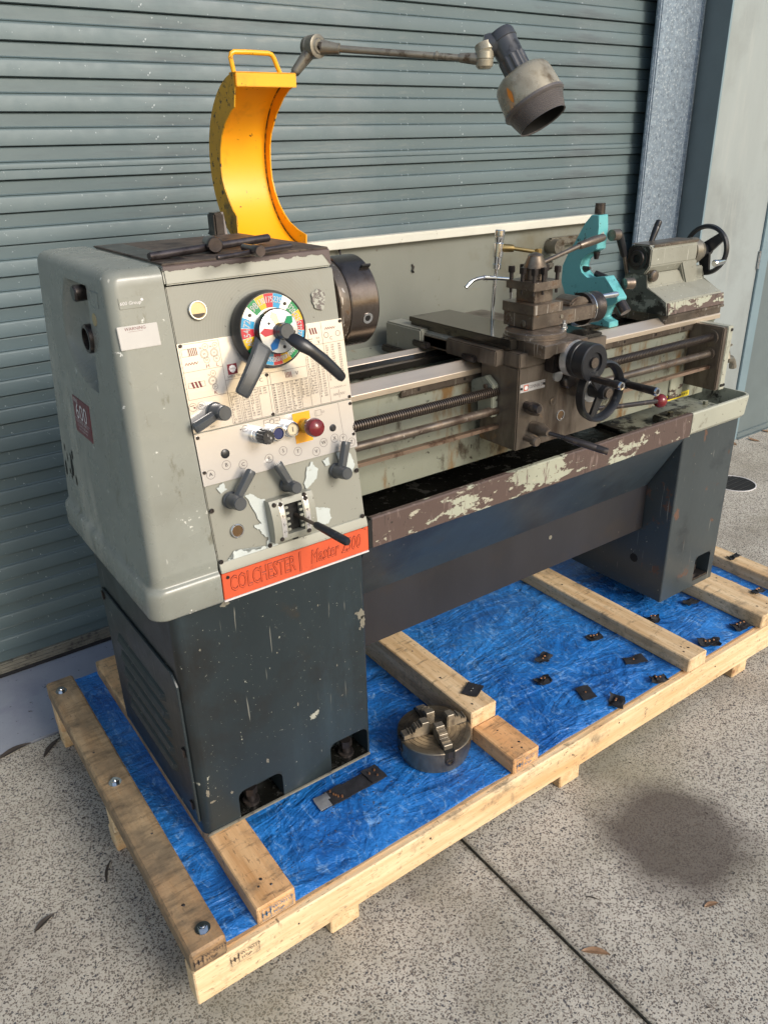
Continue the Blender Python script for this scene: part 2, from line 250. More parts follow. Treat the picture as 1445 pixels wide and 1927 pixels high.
def ground_mat():
    M_ = bpy.data.materials.new('exposed_aggregate_concrete'); M_.use_nodes = True
    nt = M_.node_tree; N = nt.nodes; Lk = nt.links; b = N['Principled BSDF']
    tc = N.new('ShaderNodeTexCoord'); src = tc.outputs['Object']
    def nz(s, d=6, rg=.6):
        n = N.new('ShaderNodeTexNoise'); n.inputs['Scale'].default_value = s; n.inputs['Detail'].default_value = d; n.inputs['Roughness'].default_value = rg
        Lk.new(src, n.inputs['Vector']); return n.outputs[0]
    def mr(v, lo, hi, f=1.):
        r = N.new('ShaderNodeMapRange'); r.inputs['From Min'].default_value = lo; r.inputs['From Max'].default_value = hi; r.inputs['To Max'].default_value = f; Lk.new(v, r.inputs[0]); return r.outputs[0]
    def mix(f, a, c):
        mx = N.new('ShaderNodeMix'); mx.data_type = 'RGBA'
        if isinstance(f, float): mx.inputs[0].default_value = f
        else: Lk.new(f, mx.inputs[0])
        for i, q in ((6, a), (7, c)):
            if isinstance(q, tuple): mx.inputs[i].default_value = (*q, 1)
            else: Lk.new(q, mx.inputs[i])
        return mx.outputs[2]
    # pale worn mortar, darker stones of two sizes
    mort = mix(mr(nz(3), .35, .65), (.43, .40, .335), (.53, .49, .42))
    v = N.new('ShaderNodeTexVoronoi'); v.inputs['Scale'].default_value = 225; v.inputs['Randomness'].default_value = 1; wv = N.new('ShaderNodeTexNoise'); wv.inputs['Scale'].default_value = 120; wv.inputs['Detail'].default_value = 3; Lk.new(src, wv.inputs['Vector'])
    wm = N.new('ShaderNodeVectorMath'); wm.operation = 'MULTIPLY_ADD'; Lk.new(wv.outputs['Color'], wm.inputs[0]); wm.inputs[1].default_value = (.009, .009, .009); Lk.new(src, wm.inputs[2])
    Lk.new(wm.outputs[0], v.inputs['Vector'])
    sepc = N.new('ShaderNodeSeparateColor'); Lk.new(v.outputs['Color'], sepc.inputs[0])
    isdark = mr(sepc.outputs[0], .22, .46)
    near = mr(v.outputs['Distance'], .56, .44)
    msk = N.new('ShaderNodeMath'); msk.operation = 'MULTIPLY'; Lk.new(isdark, msk.inputs[0]); Lk.new(near, msk.inputs[1])
    stone = mix(sepc.outputs[1], (.075, .068, .066), (.21, .172, .14))
    c = mix(msk.outputs[0], mort, stone)
    v2 = N.new('ShaderNodeTexVoronoi'); v2.inputs['Scale'].default_value = 115; Lk.new(wm.outputs[0], v2.inputs['Vector'])
    s2 = N.new('ShaderNodeSeparateColor'); Lk.new(v2.outputs['Color'], s2.inputs[0])
    m2 = N.new('ShaderNodeMath'); m2.operation = 'MULTIPLY'; Lk.new(mr(s2.outputs[0], .78, .82), m2.inputs[0]); Lk.new(mr(v2.outputs['Distance'], .40, .28), m2.inputs[1])
    c = mix(m2.outputs[0], c, (.07, .07, .078))
    c = mix(mr(nz(300, 3, .7), .56, .70, .7), c, (.10, .08, .065))
    c = mix(mr(nz(2.3, 8, .65), .46, .66, .5), c, (.15, .125, .095))     # grime
    c = mix(mr(nz(1.1, 4), .55, .7, .35), c, (.23, .22, .13))            # slight green
    # oil / water stain, a shape of its own
    sep = N.new('ShaderNodeSeparateXYZ'); Lk.new(src, sep.inputs[0])
    def lin(o, a, k):
        q = N.new('ShaderNodeMath'); q.operation = 'MULTIPLY_ADD'; Lk.new(o, q.inputs[0]); q.inputs[1].default_value = k; q.inputs[2].default_value = -a*k; return q.outputs[0]
    cx = lin(sep.outputs[0], 1.155, 1.0); cyy = lin(sep.outputs[1], -.515, 1.0)
    cmb = N.new('ShaderNodeCombineXYZ'); Lk.new(cx, cmb.inputs[0]); Lk.new(cyy, cmb.inputs[1])
    ln = N.new('ShaderNodeVectorMath'); ln.operation = 'LENGTH'; Lk.new(cmb.outputs[0], ln.inputs[0])
    wob = N.new('ShaderNodeMath'); wob.operation = 'MULTIPLY_ADD'; Lk.new(nz(5, 4), wob.inputs[0]); wob.inputs[1].default_value = .16; Lk.new(ln.outputs['Value'], wob.inputs[2])
    c = mix(mr(wob.outputs[0], .305, .215, .80), c, (.066, .050, .042))
    jx = N.new('ShaderNodeMath'); jx.operation = 'SUBTRACT'; Lk.new(sep.outputs[0], jx.inputs[0]); jx.inputs[1].default_value = .715
    ja = N.new('ShaderNodeMath'); ja.operation = 'ABSOLUTE'; Lk.new(jx.outputs[0], ja.inputs[0])
    jw = N.new('ShaderNodeMath'); jw.operation = 'MULTIPLY_ADD'; Lk.new(nz(14, 6, .7), jw.inputs[0]); jw.inputs[1].default_value = .035; Lk.new(ja.outputs[0], jw.inputs[2])
    c = mix(mr(jw.outputs[0], .036, .018, .8), c, (.085, .075, .05))
    Lk.new(c, b.inputs['Base Color']); b.inputs['Roughness'].default_value = .85
    bn = N.new('ShaderNodeBump'); bn.inputs['Distance'].default_value = .0007; Lk.new(v.outputs['Distance'], bn.inputs['Height'])
    Lk.new(bn.outputs[0], b.inputs['Normal'])
    return M_
m_ground = ground_mat()
m_apronc = mat('smooth_blue_grey_concrete', (.27, .285, .325), .55, 0, (2.5, .16), [((.26, .27, .32), 5, .55, .7), ((.06, .05, .045), 60, .70, .73), ((.30, .31, .33), 9, .62, .75)], (60, .0008))
m_joint = mat('mossy_joint_dirt', (.04, .034, .022), .9, 0, (20, .5), [((.035, .055, .015), 12, .62, .7)], None)

# ------------------------------------------------------------------ mesh builder
class MB:
    def __init__(s, M=None): s.b = bmesh.new(); s.M = M or Matrix.Identity(4)
    def _fin(s, vs, local=None):
        T = s.M @ local if local is not None else s.M
        for v in vs: v.co = T @ v.co
    def box(s, x0, x1, y0, y1, z0, z1, bev=0., seg=2, local=None):
        r = bmesh.ops.create_cube(s.b, size=1); vs = r['verts']
        for v in vs:
            v.co = Vector(((x0+x1)/2+v.co.x*(x1-x0), (y0+y1)/2+v.co.y*(y1-y0), (z0+z1)/2+v.co.z*(z1-z0)))
        if bev: vs = s._bev(vs, bev, seg)
        s._fin(vs, local); return s
    def _bev(s, vs, bev, seg, edges=None):
        n0 = len(s.b.faces)
        es = edges or list({e for v in vs for e in v.link_edges})
        r = bmesh.ops.bevel(s.b, geom=es, offset=bev, segments=seg, affect='EDGES', clamp_overlap=True)
        out = set(v for v in r['verts']) | {v for v in vs if v.is_valid}
        return list(out)
    def cyl(s, p0, p1, r0, r1=None, seg=24, caps=True):
        return s.lathe(p0, p1, [(0, r0), (1, r0 if r1 is None else r1)], seg, caps)
    def lathe(s, p0, p1, prof, seg=24, caps=True, rel=True, phase=0., sq=None):
        """profile (t, r) from p0 to p1; t relative 0..1 unless rel False (metres along)"""
        p0, p1 = Vector(p0), Vector(p1); d = p1-p0; L = d.length; d.normalize()
        a = d.orthogonal().normalized() if abs(d.z) > .999 or True else None
        up = Vector((0, 0, 1)) if abs(d.z) < .9 else Vector((1, 0, 0))
        a = up.cross(d).normalized(); c = d.cross(a)
        rings = []
        for t, r in prof:
            q = p0+d*(t*L if rel else t)
            rings.append([s.b.verts.new(s.M @ (q+(a*math.cos(2*PI*k/seg+phase)+c*math.sin(2*PI*k/seg+phase))*max(r, 1e-5))) for k in range(seg)])
        for i in range(len(rings)-1):
            for k in range(seg):
                k2 = (k+1) % seg
                s.b.faces.new((rings[i][k], rings[i][k2], rings[i+1][k2], rings[i+1][k]))
        if caps:
            s.b.faces.new(rings[0][::-1]); s.b.faces.new(rings[-1])
        return s
    def prism(s, poly, axis, a, b, bev=0., seg=2):
        """poly in the plane across axis: x->(y,z)  y->(x,z)  z->(x,y)"""
        f = {'x': lambda p, t: Vector((t, p[0], p[1])), 'y': lambda p, t: Vector((p[0], t, p[1])), 'z': lambda p, t: Vector((p[0], p[1], t))}[axis]
        v0 = [s.b.verts.new(f(p, a)) for p in poly]; v1 = [s.b.verts.new(f(p, b)) for p in poly]
        n = len(poly)
        tris = tessellate_polygon([[Vector((p[0], p[1], 0)) for p in poly]])
        fs = []
        if bev or n <= 4 or True:
            try:
                fs.append(s.b.faces.new(v0)); fs.append(s.b.faces.new(v1[::-1]))
            except ValueError: pass
        for i in range(n):
            j = (i+1) % n; fs.append(s.b.faces.new((v0[j], v0[i], v1[i], v1[j])))
        vs = v0+v1
        if bev: vs = s._bev(vs, bev, seg)
        s._fin(vs); return s
    def poly(s, pts):
        s.b.faces.new([s.b.verts.new(s.M @ Vector(p)) for p in pts]); return s
    def tube(s, pts, r, seg=12, caps=True, closed=False, rads=None):
        P = [Vector(p) for p in pts]; n = len(P); rings = []
        prev = None
        for i in range(n):
            if closed: t = (P[(i+1) % n]-P[i-1]).normalized()
            else: t = (P[min(i+1, n-1)]-P[max(i-1, 0)]).normalized()
            if prev is None: a = t.orthogonal().normalized()
            else: a = (prev-t*prev.dot(t)).normalized()
            prev = a; c = t.cross(a); rr = rads[i] if rads else r
            rings.append([s.b.verts.new(s.M @ (P[i]+(a*math.cos(2*PI*k/seg)+c*math.sin(2*PI*k/seg))*rr)) for k in range(seg)])
        m_ = n if closed else n-1
        for i in range(m_):
            A, B = rings[i], rings[(i+1) % n]
            for k in range(seg):
                k2 = (k+1) % seg; s.b.faces.new((A[k], A[k2], B[k2], B[k]))
        if caps and not closed: s.b.faces.new(rings[0][::-1]); s.b.faces.new(rings[-1])
        return s
    def sphere(s, c, r, u=20, v=12, sc=(1, 1, 1)):
        rr = bmesh.ops.create_uvsphere(s.b, u_segments=u, v_segments=v, radius=1)
        for q in rr['verts']: q.co = s.M @ (Vector(c)+Vector((q.co.x*r*sc[0], q.co.y*r*sc[1], q.co.z*r*sc[2])))
        return s
    def loft(s, rings, caps=True, closed=True):
        R = [[s.b.verts.new(s.M @ Vector(p)) for p in r] for r in rings]; n = len(R[0])
        for i in range(len(R)-1):
            for k in range(n if closed else n-1):
                k2 = (k+1) % n; s.b.faces.new((R[i][k], R[i][k2], R[i+1][k2], R[i+1][k]))
        if caps: s.b.faces.new(R[0][::-1]); s.b.faces.new(R[-1])
        return s
    def text(s, body, size, loc, rot=0., depth=.0003, align='CENTER', shear=0., sx=1., outline=0.):
        key = (body, align, shear, outline)
        if key not in _tc:
            cu = bpy.data.curves.new('t', 'FONT'); cu.body = body; cu.size = 1; cu.align_x = align; cu.align_y = 'CENTER'; cu.shear = shear; cu.resolution_u = 2
            cu.space_line = 1.0
            if outline: cu.fill_mode = 'NONE'; cu.bevel_depth = outline; cu.bevel_resolution = 0
            o = bpy.data.objects.new('t', cu)
            me = bpy.data.meshes.new_from_object(o)
            _tc[key] = ([v.co.copy() for v in me.vertices], [tuple(p.vertices) for p in me.polygons])
            bpy.data.objects.remove(o); bpy.data.meshes.remove(me); bpy.data.curves.remove(cu)
        vs, fs = _tc[key]
        T = s.M @ Matrix.Translation(loc) @ Matrix.Rotation(rot, 4, 'Z')
        nv = [s.b.verts.new(T @ Vector((v.x*size*sx, v.y*size, v.z*size+depth))) for v in vs]
        for f in fs:
            try: s.b.faces.new([nv[i] for i in f])
            except ValueError: pass
        return s
    def rect(s, a0, b0, a1, b1, h=0): return s.poly([(a0, b0, h), (a1, b0, h), (a1, b1, h), (a0, b1, h)])
    def line(s, p, q, wd, h=.0003):
        p, q = Vector((p[0], p[1], h)), Vector((q[0], q[1], h)); d = (q-p).normalized(); n = Vector((-d.y, d.x, 0))*wd/2
        return s.poly([p-n, q-n, q+n, p+n])
    def ring(s, c, r, wd, h=.0003, seg=28, a0=0, a1=2*PI):
        n = seg
        for k in range(n):
            t0, t1 = a0+(a1-a0)*k/n, a0+(a1-a0)*(k+1)/n
            s.poly([(c[0]+(r-wd/2)*math.cos(t0), c[1]+(r-wd/2)*math.sin(t0), h), (c[0]+(r+wd/2)*math.cos(t0), c[1]+(r+wd/2)*math.sin(t0), h),
                    (c[0]+(r+wd/2)*math.cos(t1), c[1]+(r+wd/2)*math.sin(t1), h), (c[0]+(r-wd/2)*math.cos(t1), c[1]+(r-wd/2)*math.sin(t1), h)])
        return s
    def disc(s, c, r, h=.0003, seg=24):
        return s.poly([(c[0]+r*math.cos(2*PI*k/seg), c[1]+r*math.sin(2*PI*k/seg), h) for k in range(seg)])
_tc = {}
ORG = {}
def obj(name, mb, material, parent=None, label=None, sharp=27, smooth=True, recalc=True, kind=None):
    b = mb.b
    if recalc: bmesh.ops.recalc_face_normals(b, faces=b.faces)
    xs = [v.co for v in b.verts]
    lo = Vector([min(c[i] for c in xs) for i in range(3)]); hi = Vector([max(c[i] for c in xs) for i in range(3)])
    o3 = Vector(((lo.x+hi.x)/2, (lo.y+hi.y)/2, lo.z))
    if kind == 'world': o3 = Vector((0, 0, 0)); kind = None
    for v in b.verts: v.co -= o3
    me = bpy.data.meshes.new(name); b.to_mesh(me); b.free()
    if smooth:
        me.polygons.foreach_set('use_smooth', [True]*len(me.polygons)); me.set_sharp_from_angle(angle=math.radians(sharp))
    for mm in (material if isinstance(material, (list, tuple)) else [material]): me.materials.append(mm)
    o = bpy.data.objects.new(name, me); C.objects.link(o)
    ORG[o.name] = o3
    if parent is not None:
        o.parent = parent; o.location = o3-ORG[parent.name]
    else: o.location = o3
    if label: o['label'] = label
    if kind: o['kind'] = kind
    return o
def thing(name, label, cat, loc, group=None):
    o = bpy.data.objects.new(name, None); C.objects.link(o); o.location = loc; o.empty_display_size = .05
    ORG[o.name] = Vector(loc); o['label'] = label; o['category'] = cat
    if group: o['group'] = group
    return o
def tag(o, label, cat, group=None):
    o['label'] = label; o['category'] = cat
    if group: o['group'] = group
    return o
def struct(o): o['kind'] = 'structure'; return o
def smin(a, b, x): t = max(0, min(1, (x-a)/(b-a))); return t*t*(3-2*t)

# ================================================================== SETTING
# ground slabs with a real joint gap at x=.715
g = MB(); g.box(-40, .711, -30, .862, -.12, 0)
struct(obj('concrete_pavement', g, m_ground, kind='world', smooth=False))
g = MB(); g.box(.719, 40, -30, 1.6, -.12, 0); o = obj('concrete_pavement', g, m_ground, kind='world', smooth=False); struct(o)
g = MB(); g.box(-40, 40, -30, 1.6, -.2, -.124); g.box(.7112, .7188, -30, .862, -.12, -.007)
g.box(-40, .711, .8622, .8698, -.12, -.008)
struct(obj('joint_filler', g, m_joint, smooth=False))
g = MB(); g.box(-40, .7185, .870, 1.6, -.12, .002); struct(obj('concrete_apron', g, m_apronc, smooth=False))
WX0, WX1, WX2 = 3.293, 3.850, 3.932
# ---- roller door
door = thing('roller_door', 'green grey corrugated roller door filling the wall behind the lathe', 'roller door', (.7, 1.27, 0))
def slat_mesh(extra=False):
    p = [(.0075, 0), (.0052, -.004), (.0040, -.034), (.0004, -.037), (.003, -.0395), (.0005, -.042), (-.001, -.046), (-.003, -.078), (-.003, -.0820), (.0015, -.0840), (.0075, -.0841)]
    if extra: p = p[:7]+[(-.001, -.056), (.002, -.058), (-.001, -.060)]+p[7:]
    return p
door_slats = {}
for i in range(36):
    zt = .0985+.0857*(i+1)
    ex = (i == 17)
    if ex not in door_slats:
        s_ = MB(); pr = slat_mesh(ex); s_.loft([[(x, y, z) for (y, z) in pr] for x in (-2.6, 0.2, 3.20)], caps=False, closed=False)
        bmesh.ops.recalc_face_normals(s_.b, faces=s_.b.faces)
        o = obj('slat', s_, m_door, door, sharp=25, kind='world', recalc=False); door_slats[ex] = o
    else:
        o = door_slats[ex].copy(); C.objects.link(o); o.parent = door
    o.location = Vector((0, 1.265+random.uniform(-.0012, .0012), zt+random.uniform(-.0005, .0005)))-ORG[door.name]; o.rotation_euler = (random.uniform(-.012, .012), 0, random.uniform(-.0005, .0005))
g = MB(); g.box(-2.6, 3.20, 1.267, 1.285, .062, .0985); obj('bottom_slat', g, m_door, door, smooth=False)
g = MB()
for k in range(6): g.box(-2.6, 3.20, 1.258+.0015*(k % 2), 1.29, .022+.0066*k, .022+.0066*k+.005)
obj('ribbed_rail', g, m_rail, door, smooth=False)
g = MB(); g.box(-2.6, 3.20, 1.262, 1.288, .0025, .0218, .004); obj('rubber_seal', g, m_rubber, door)
g = MB(); g.box(3.202, 3.2715, 1.215, 1.30, 0, 3.35); obj('guide_rail', g, m_flash, door, smooth=False)  # hidden side guide, added to stop light leaking past the slat ends
g = MB(); g.box(-2.6, 3.30, 1.30, 1.34, 0, 3.3); obj('backing', g, m_black, door, smooth=False)
# ---- steel post
post = thing('steel_post', 'galvanised steel channel post beside the roller door', 'post', (3.12, 1.21, 0))
g = MB(); g.box(2.962, 3.286, 1.200, 1.214, 0, 3.4, .003); g.box(3.272, 3.286, 1.2142, 1.30, 0, 3.4); obj('channel', g, m_galv, post)
for x in (2.968, 2.982, 3.256, 3.266):
    g = MB(); g.box(x, x+.0022, 1.1965, 1.2005, 0, 3.4); obj('rolled_groove', g, m_galv, post, smooth=False)
wall = thing('wall_cladding', 'pale green steel wall return to the right of the post', 'wall', (3.6, 1.1, 0))
g = MB(); g.box(WX0+.014, WX1, 1.08, 1.11, .0, 3.4, .001); obj('wall_panel', g, m_wall, wall, label='pale panel next to the post')
g = MB(); g.prism([(WX0, 1.076), (WX0+.0135, 1.076), (3.3040, 1.205), (3.2905, 1.205)], 'z', 0, 3.4); obj('return_flashing', g, m_flash, wall, smooth=False)
g = MB(); g.box(WX0, WX0+.013, 1.0735, 1.0758, 0, 3.4); obj('corner_trim', g, m_flashlt, wall, smooth=False)
g = MB(); g.box(WX1+.004, WX2, 1.070, 1.11, 0, 3.4, .003); obj('jamb', g, m_flashlt, wall)
g = MB(); g.box(WX2+.004, 7, 1.083, 1.11, .03, 3.4); obj('wall_panel', g, m_flash, wall, label='darker steel panel right of the jamb', smooth=False)
g = MB(); g.box(WX2+.004, 7, 1.072, 1.082, .004, .034, .003); g.box(WX2+.004, 7, 1.060, 1.082, -.0, .0038); obj('base_trim', g, m_flash, wall)
g = MB(); g.cyl((WX1-.004, 1.072, .98), (WX1-.004, 1.072, 1.07), .006); obj('hinge', g, m_chrome, wall)
# tap
tap = thing('garden_tap', 'weathered brass tap on the wall behind the end of the bed', 'tap', (3.42, .955, .6))
g = MB(); g.cyl((3.33, .953, .605), (3.33, .90, .605), .012); g.lathe((3.31, .9, .603), (3.42, .9, .600), [(0, .018), (.2, .02), (.35, .013), (1, .016)], 16); g.tube([(3.40, .9, .60), (3.44, .9, .595), (3.465, .9, .575), (3.475, .9, .545)], .017, 12, rads=[.02, .02, .017, .019]); obj('spout', g, m_arm, tap)
g = MB(); g.lathe((3.405, .9, .605), (3.405, .9, .665), [(0, .02), (.4, .014), (.7, .009), (1, .009)], 14); obj('bonnet', g, m_arm, tap)
g = MB(); g.box(3.375, 3.435, .893, .907, .663, .674, .004); obj('handle', g, m_arm, tap)
tap.location = (3.622, 1.078, .544); tap.scale = (1.05, 1.05, 1.05)
# drain
dr = thing('floor_drain', 'round floor drain with black slots and pale ring beside the wall', 'drain', (3.36, .703, 0))
g = MB(); g.lathe((3.33, .70, -.004), (3.33, .70, .0035), [(0, .105), (1, .105), (1, .100), (.5, .10)], 40, False); obj('ring', g, m_cream, dr)
g = MB(); g.disc((3.33, .70), .1, .0012, 40); obj('cavity', g, m_black, dr, smooth=False)
for k in range(5):
    g = MB(); y = .70-.06+.03*k; hw = math.sqrt(.0098-(y-.70)**2); g.box(3.33-hw, 3.33+hw, y-.002, y+.002, .0014, .003); obj('grate_bar', g, m_dark, dr, smooth=False)

# ================================================================== PALLET
pal = thing('wooden_pallet', 'long pine pallet of beams and cross timbers under the blue tarp', 'pallet', (1.15, .3, 0))
PX1 = 2.30
def board(name, x0, x1, y0, y1, z0, z1, m_, lab=None, bev=.003):
    g = MB(); g.box(x0, x1, y0, y1, z0, z1, bev, 1)
    # slight irregularity
    bmesh.ops.subdivide_edges(g.b, edges=[e for e in g.b.edges if e.calc_length() > .25], cuts=24, use_grid_fill=True)
    sd_ = random.random()*50
    for v in g.b.verts:
        n = mnoise.noise_vector(Vector((v.co.x*3+sd_, v.co.y*3, v.co.z*8)))
        v.co += Vector((n.x*.0016, n.y*.0016, n.z*.0012))
    return obj(name, g, m_, pal, lab)
board('beam', -.016, PX1, -.2364, -.19, .060, .154, w_beam, 'pale front edge beam with knots')
board('beam', -.010, PX1, .30, .345, .060, .154, w_beam, 'middle beam under the tarp')
board('beam', -.012, PX1, .775, .828, .060, .154, w_beam, 'rear beam')
g = MB(); g.box(.0635, PX1-.005, -.2215, .866, .1545, .1585); obj('plywood_deck', g, w_ply, pal, smooth=False)
for x in (.303, 1.045, 1.86):
    for y, ln in ((-.224, .10), (.26, .10), (.76, .10)): board('block', x, x+.078, y, y+ln, .0005, .0595, w_block)
for y in (.30, .775): board('block', -.012, .045, y, y+.05, .0005, .0595, w_block)
board('cross_timber', -.0158, .0605, -.2355, .832, .1545, .2083, w_dirty, 'weathered left edge timber with three bolts', .005)
board('cross_timber', .1365, .2265, -.2235, .852, .1615, .2095, w_bear2, 'stamped timber under the left foot of the cabinet')
board('cross_timber', .8555, .9455, -.2275, -.0705, .1615, .2095, w_bear2, 'short stamped timber end behind the loose chuck')
board('cross_timber', .8520, .9410, -.0695, .852, .1615, .2560, w_bear, 'taller timber behind the short stamped end')
board('cross_timber', 1.566, 1.653, -.2380, .852, .1615, .2095, w_bear, 'timber in front of the right foot')
board('cross_timber', 1.955, 2.085, -.2380, .852, .1615, .2095, w_bear, 'wide timber under the right foot')
board('cross_timber', 2.205, 2.275, -.2380, .832, .1600, .2095, w_bear, 'right edge timber')
for y, x in ((.765, .013), (.31, .020), (-.195, .030)):
    b_ = MB(); b_.cyl((x, y, .2085), (x, y, .2105), .0155, seg=24); b_.cyl((x, y, .2105), (x, y, .2185), .0098, seg=6); b_.cyl((x, y, .2185), (x, y, .2205), .006, seg=16)
    obj('bolt', b_, m_chrome, pal)
for i_, (x, y, z) in enumerate(((.165, -.175, .2095), (.19, -.185, .2095), (.178, -.16, .2095), (.885, -.19, .2095), (.905, -.205, .2095), (.915, -.185, .2095), (.90, -.12, .256-.0465), (1.59, -.20, .2095), (1.62, -.195, .2095), (1.605, -.18, .2095), (1.60, .30, .2095), (2.0, -.19, .2095), (2.04, -.20, .2095), (2.06, .0, .2095), (.885, .10, .256), (.90, .25, .256), (.88, -.04, .256), (.02, -.12, .2083), (.035, .10, .2083), (.01, .45, .2083))):
    g = MB(); g.lathe((x, y, z-.001), (x+.001, y+.0005, z+.0012), [(0, .0028+.001*(i_ % 3)), (1, .0022)], 9); obj('nail', g, m_dark, pal)
for i_, x in enumerate((.22, .58, 1.07, 1.26, 1.72)):
    g = MB(); g.lathe((x, -.2362, .118+.012*(i_ % 2)), (x, -.2372, .118+.012*(i_ % 2)), [(0, .0030), (1, .0025)], 10); obj('nail', g, m_dark, pal)
# stamps on end grain (flat ink)
def yface(x, y, z): # frame: a=+x, b=+z, h=-y
    return Matrix(((1, 0, 0, x), (0, 0, -1, y), (0, 1, 0, z), (0, 0, 0, 1)))
def stamp(x, y, z, m_, s=1., txt='TW-70117', rot=0.):
    g = MB(yface(x, y, z) @ Matrix.Rotation(rot, 4, 'Z'))
    W, H = .058*s, .026*s
    for p, q in (((0, 0), (W, 0)), ((W, 0), (W, H)), ((W, H), (0, H)), ((0, H), (0, 0)), ((.016*s, 0), (.016*s, H))): g.line(p, q, .0008)
    g.text('H', .017*s, (.0042*s, .013*s, 0)); g.text('H', .017*s, (.0115*s, .013*s, 0))
    g.text(txt, .0105*s, (.037*s, .019*s, 0)); g.text('HT', .010*s, (.028*s, .0075*s, 0)); g.line((.034*s, .005*s), (.042*s, .009*s), .002*s)
    obj('stamp', g, m_, pal, smooth=False, recalc=False)
stamp(-.010, -.2385, .166, m_ink, 1.15); stamp(.062, -.2395, .116, m_ink, 1.1); stamp(.146, -.2265, .172, m_inkblue, 1.2); stamp(.866, -.2305, .170, m_inkblue, 1.2, '70117')

# ---- tarp
g = MB(); nx, ny = 340, 170; X0, X1, Y0, Y1 = .067, PX1-.02, -.2185, .864; rows = []
def th(x, y):
    n = mnoise.noise(Vector((x*5, y*7, 0)))*.004+(.35-min(.35, abs(mnoise.noise(Vector((x*7+y*3, y*6, 3))))))*.012+(.3-min(.3, abs(mnoise.noise(Vector((x*15, y*17-x*6, 8))))))*.006
    ed = min(1, max(0, (y+.2185)/.03)); return .1600+max(0, n)*ed
for j in range(ny+1):
    r = []
    for i in range(nx+1):
        x = X0+(X1-X0)*i/nx; y = Y0+(Y1-Y0)*j/ny
        if j == 0: y += .005*mnoise.noise(Vector((x*6, 0, 5)))+.003
        if i == 0: x += .004*mnoise.noise(Vector((0, y*6, 5)))
        r.append(g.b.verts.new((x, y, th(x, y) if j else .1592)))
    rows.append(r)
for j in range(ny):
    for i in range(nx): g.b.faces.new((rows[j][i], rows[j][i+1], rows[j+1][i+1], rows[j+1][i]))
tag(obj('tarpaulin', g, m_tarp, sharp=80, recalc=False), 'crinkled blue tarpaulin lying over the pallet deck', 'tarpaulin')

# ================================================================== LATHE
lathe = thing('lathe', 'large grey green metalworking lathe with orange name plate, dark blue base and yellow guard', 'lathe', (1.0, .28, .21))
# ---------- base cabinet (left) with foot pockets
def base_box(x0, x1, y0, y1, z0, z1, pockets, m_, name, rad, side_slots=None):
    """front face with openings, walls with thickness"""
    g = MB()
    # outer shell as rounded rectangle ring loft, front cut by pockets: build front as strips
    zs = sorted({z0, z1}|{p[2] for p in pockets}|{p[3] for p in pockets}); xs = sorted({x0+rad, x1-rad*.4}|{p[0] for p in pockets}|{p[1] for p in pockets})
    for i in range(len(xs)-1):
        for j in range(len(zs)-1):
            cxm, czm = (xs[i]+xs[i+1])/2, (zs[j]+zs[j+1])/2
            if any(p[0] < cxm < p[1] and p[2] < czm < p[3] for p in pockets): continue
            g.poly([(xs[i], y0, zs[j]), (xs[i+1], y0, zs[j]), (xs[i+1], y0, zs[j+1]), (xs[i], y0, zs[j+1])])
    def arc(cx, cy, r, a0, a1, n=6): return [(cx+r*math.cos(a0+(a1-a0)*k/n), cy+r*math.sin(a0+(a1-a0)*k/n)) for k in range(n+1)]
    path = arc(x1-rad*.4, y0+rad*.4, rad*.4, -PI/2, 0)+[(x1, y1), (x0, y1)]+arc(x0+rad, y0+rad, rad, PI, 1.5*PI)
    for i in range(len(path)-1):
        (ax, ay), (bx, by) = path[i], path[i+1]
        g.poly([(ax, ay, z0), (bx, by, z0), (bx, by, z1), (ax, ay, z1)])
    for z in (z0, z1): g.poly([(p[0], p[1], z) for p in path])
    for p in pockets: # pocket lining
        d = .07
        g.poly([(p[0], y0, p[2]), (p[0], y0+d, p[2]), (p[0], y0+d, p[3]), (p[0], y0, p[3])])
        g.poly([(p[1], y0, p[2]), (p[1], y0+d, p[2]), (p[1], y0+d, p[3]), (p[1], y0, p[3])])
        g.poly([(p[0], y0, p[3]), (p[1], y0, p[3]), (p[1], y0+d, p[3]), (p[0], y0+d, p[3])])
        g.poly([(p[0], y0+d, p[2]), (p[1], y0+d, p[2]), (p[1], y0+d, p[3]), (p[0], y0+d, p[3])])
    bmesh.ops.remove_doubles(g.b, verts=g.b.verts, dist=.0002)
    return obj(name, g, m_, lathe, sharp=30)
PK = [(.219, .333, .2105, .290), (.467, .5765, .2105, .297)]
cab = base_box(.130, .585, .0146, .54, .2105, .80, PK, m_blue, 'base_cabinet', .022)
def corner_fill(p, y0, m_, par): # rounded upper corners of a pocket
    g = MB(); r = .018
    for sx, xx in ((1, p[0]), (-1, p[1])):
        pts = [(xx, p[3])]+[(xx+sx*(r-r*math.sin(a)), p[3]-r+r*math.cos(a)) for a in [k*PI/2/6 for k in range(7)]]
        g.prism(pts, 'y', y0-.0004, y0+.004)
    obj('pocket_corner', g, m_, par, smooth=False)
for p in PK:
    corner_fill(p, .0146, m_blue, cab)
    g = MB(); g.box(p[0]+.001, p[1]-.001, .016, .084, .2107, .2165); obj('foot_plate', g, m_oil, cab, smooth=False)
    cx = p[0]+.042 if p[0] < .3 else p[0]+.062
    g = MB(); g.cyl((cx, .045, .2165), (cx, .045, .224), .020, seg=24); g.cyl((cx, .045, .224), (cx, .045, .243), .011, seg=16); g.cyl((cx, .045, .243), (cx, .045, .262), .0165, seg=6); obj('levelling_bolt', g, m_dark, cab)
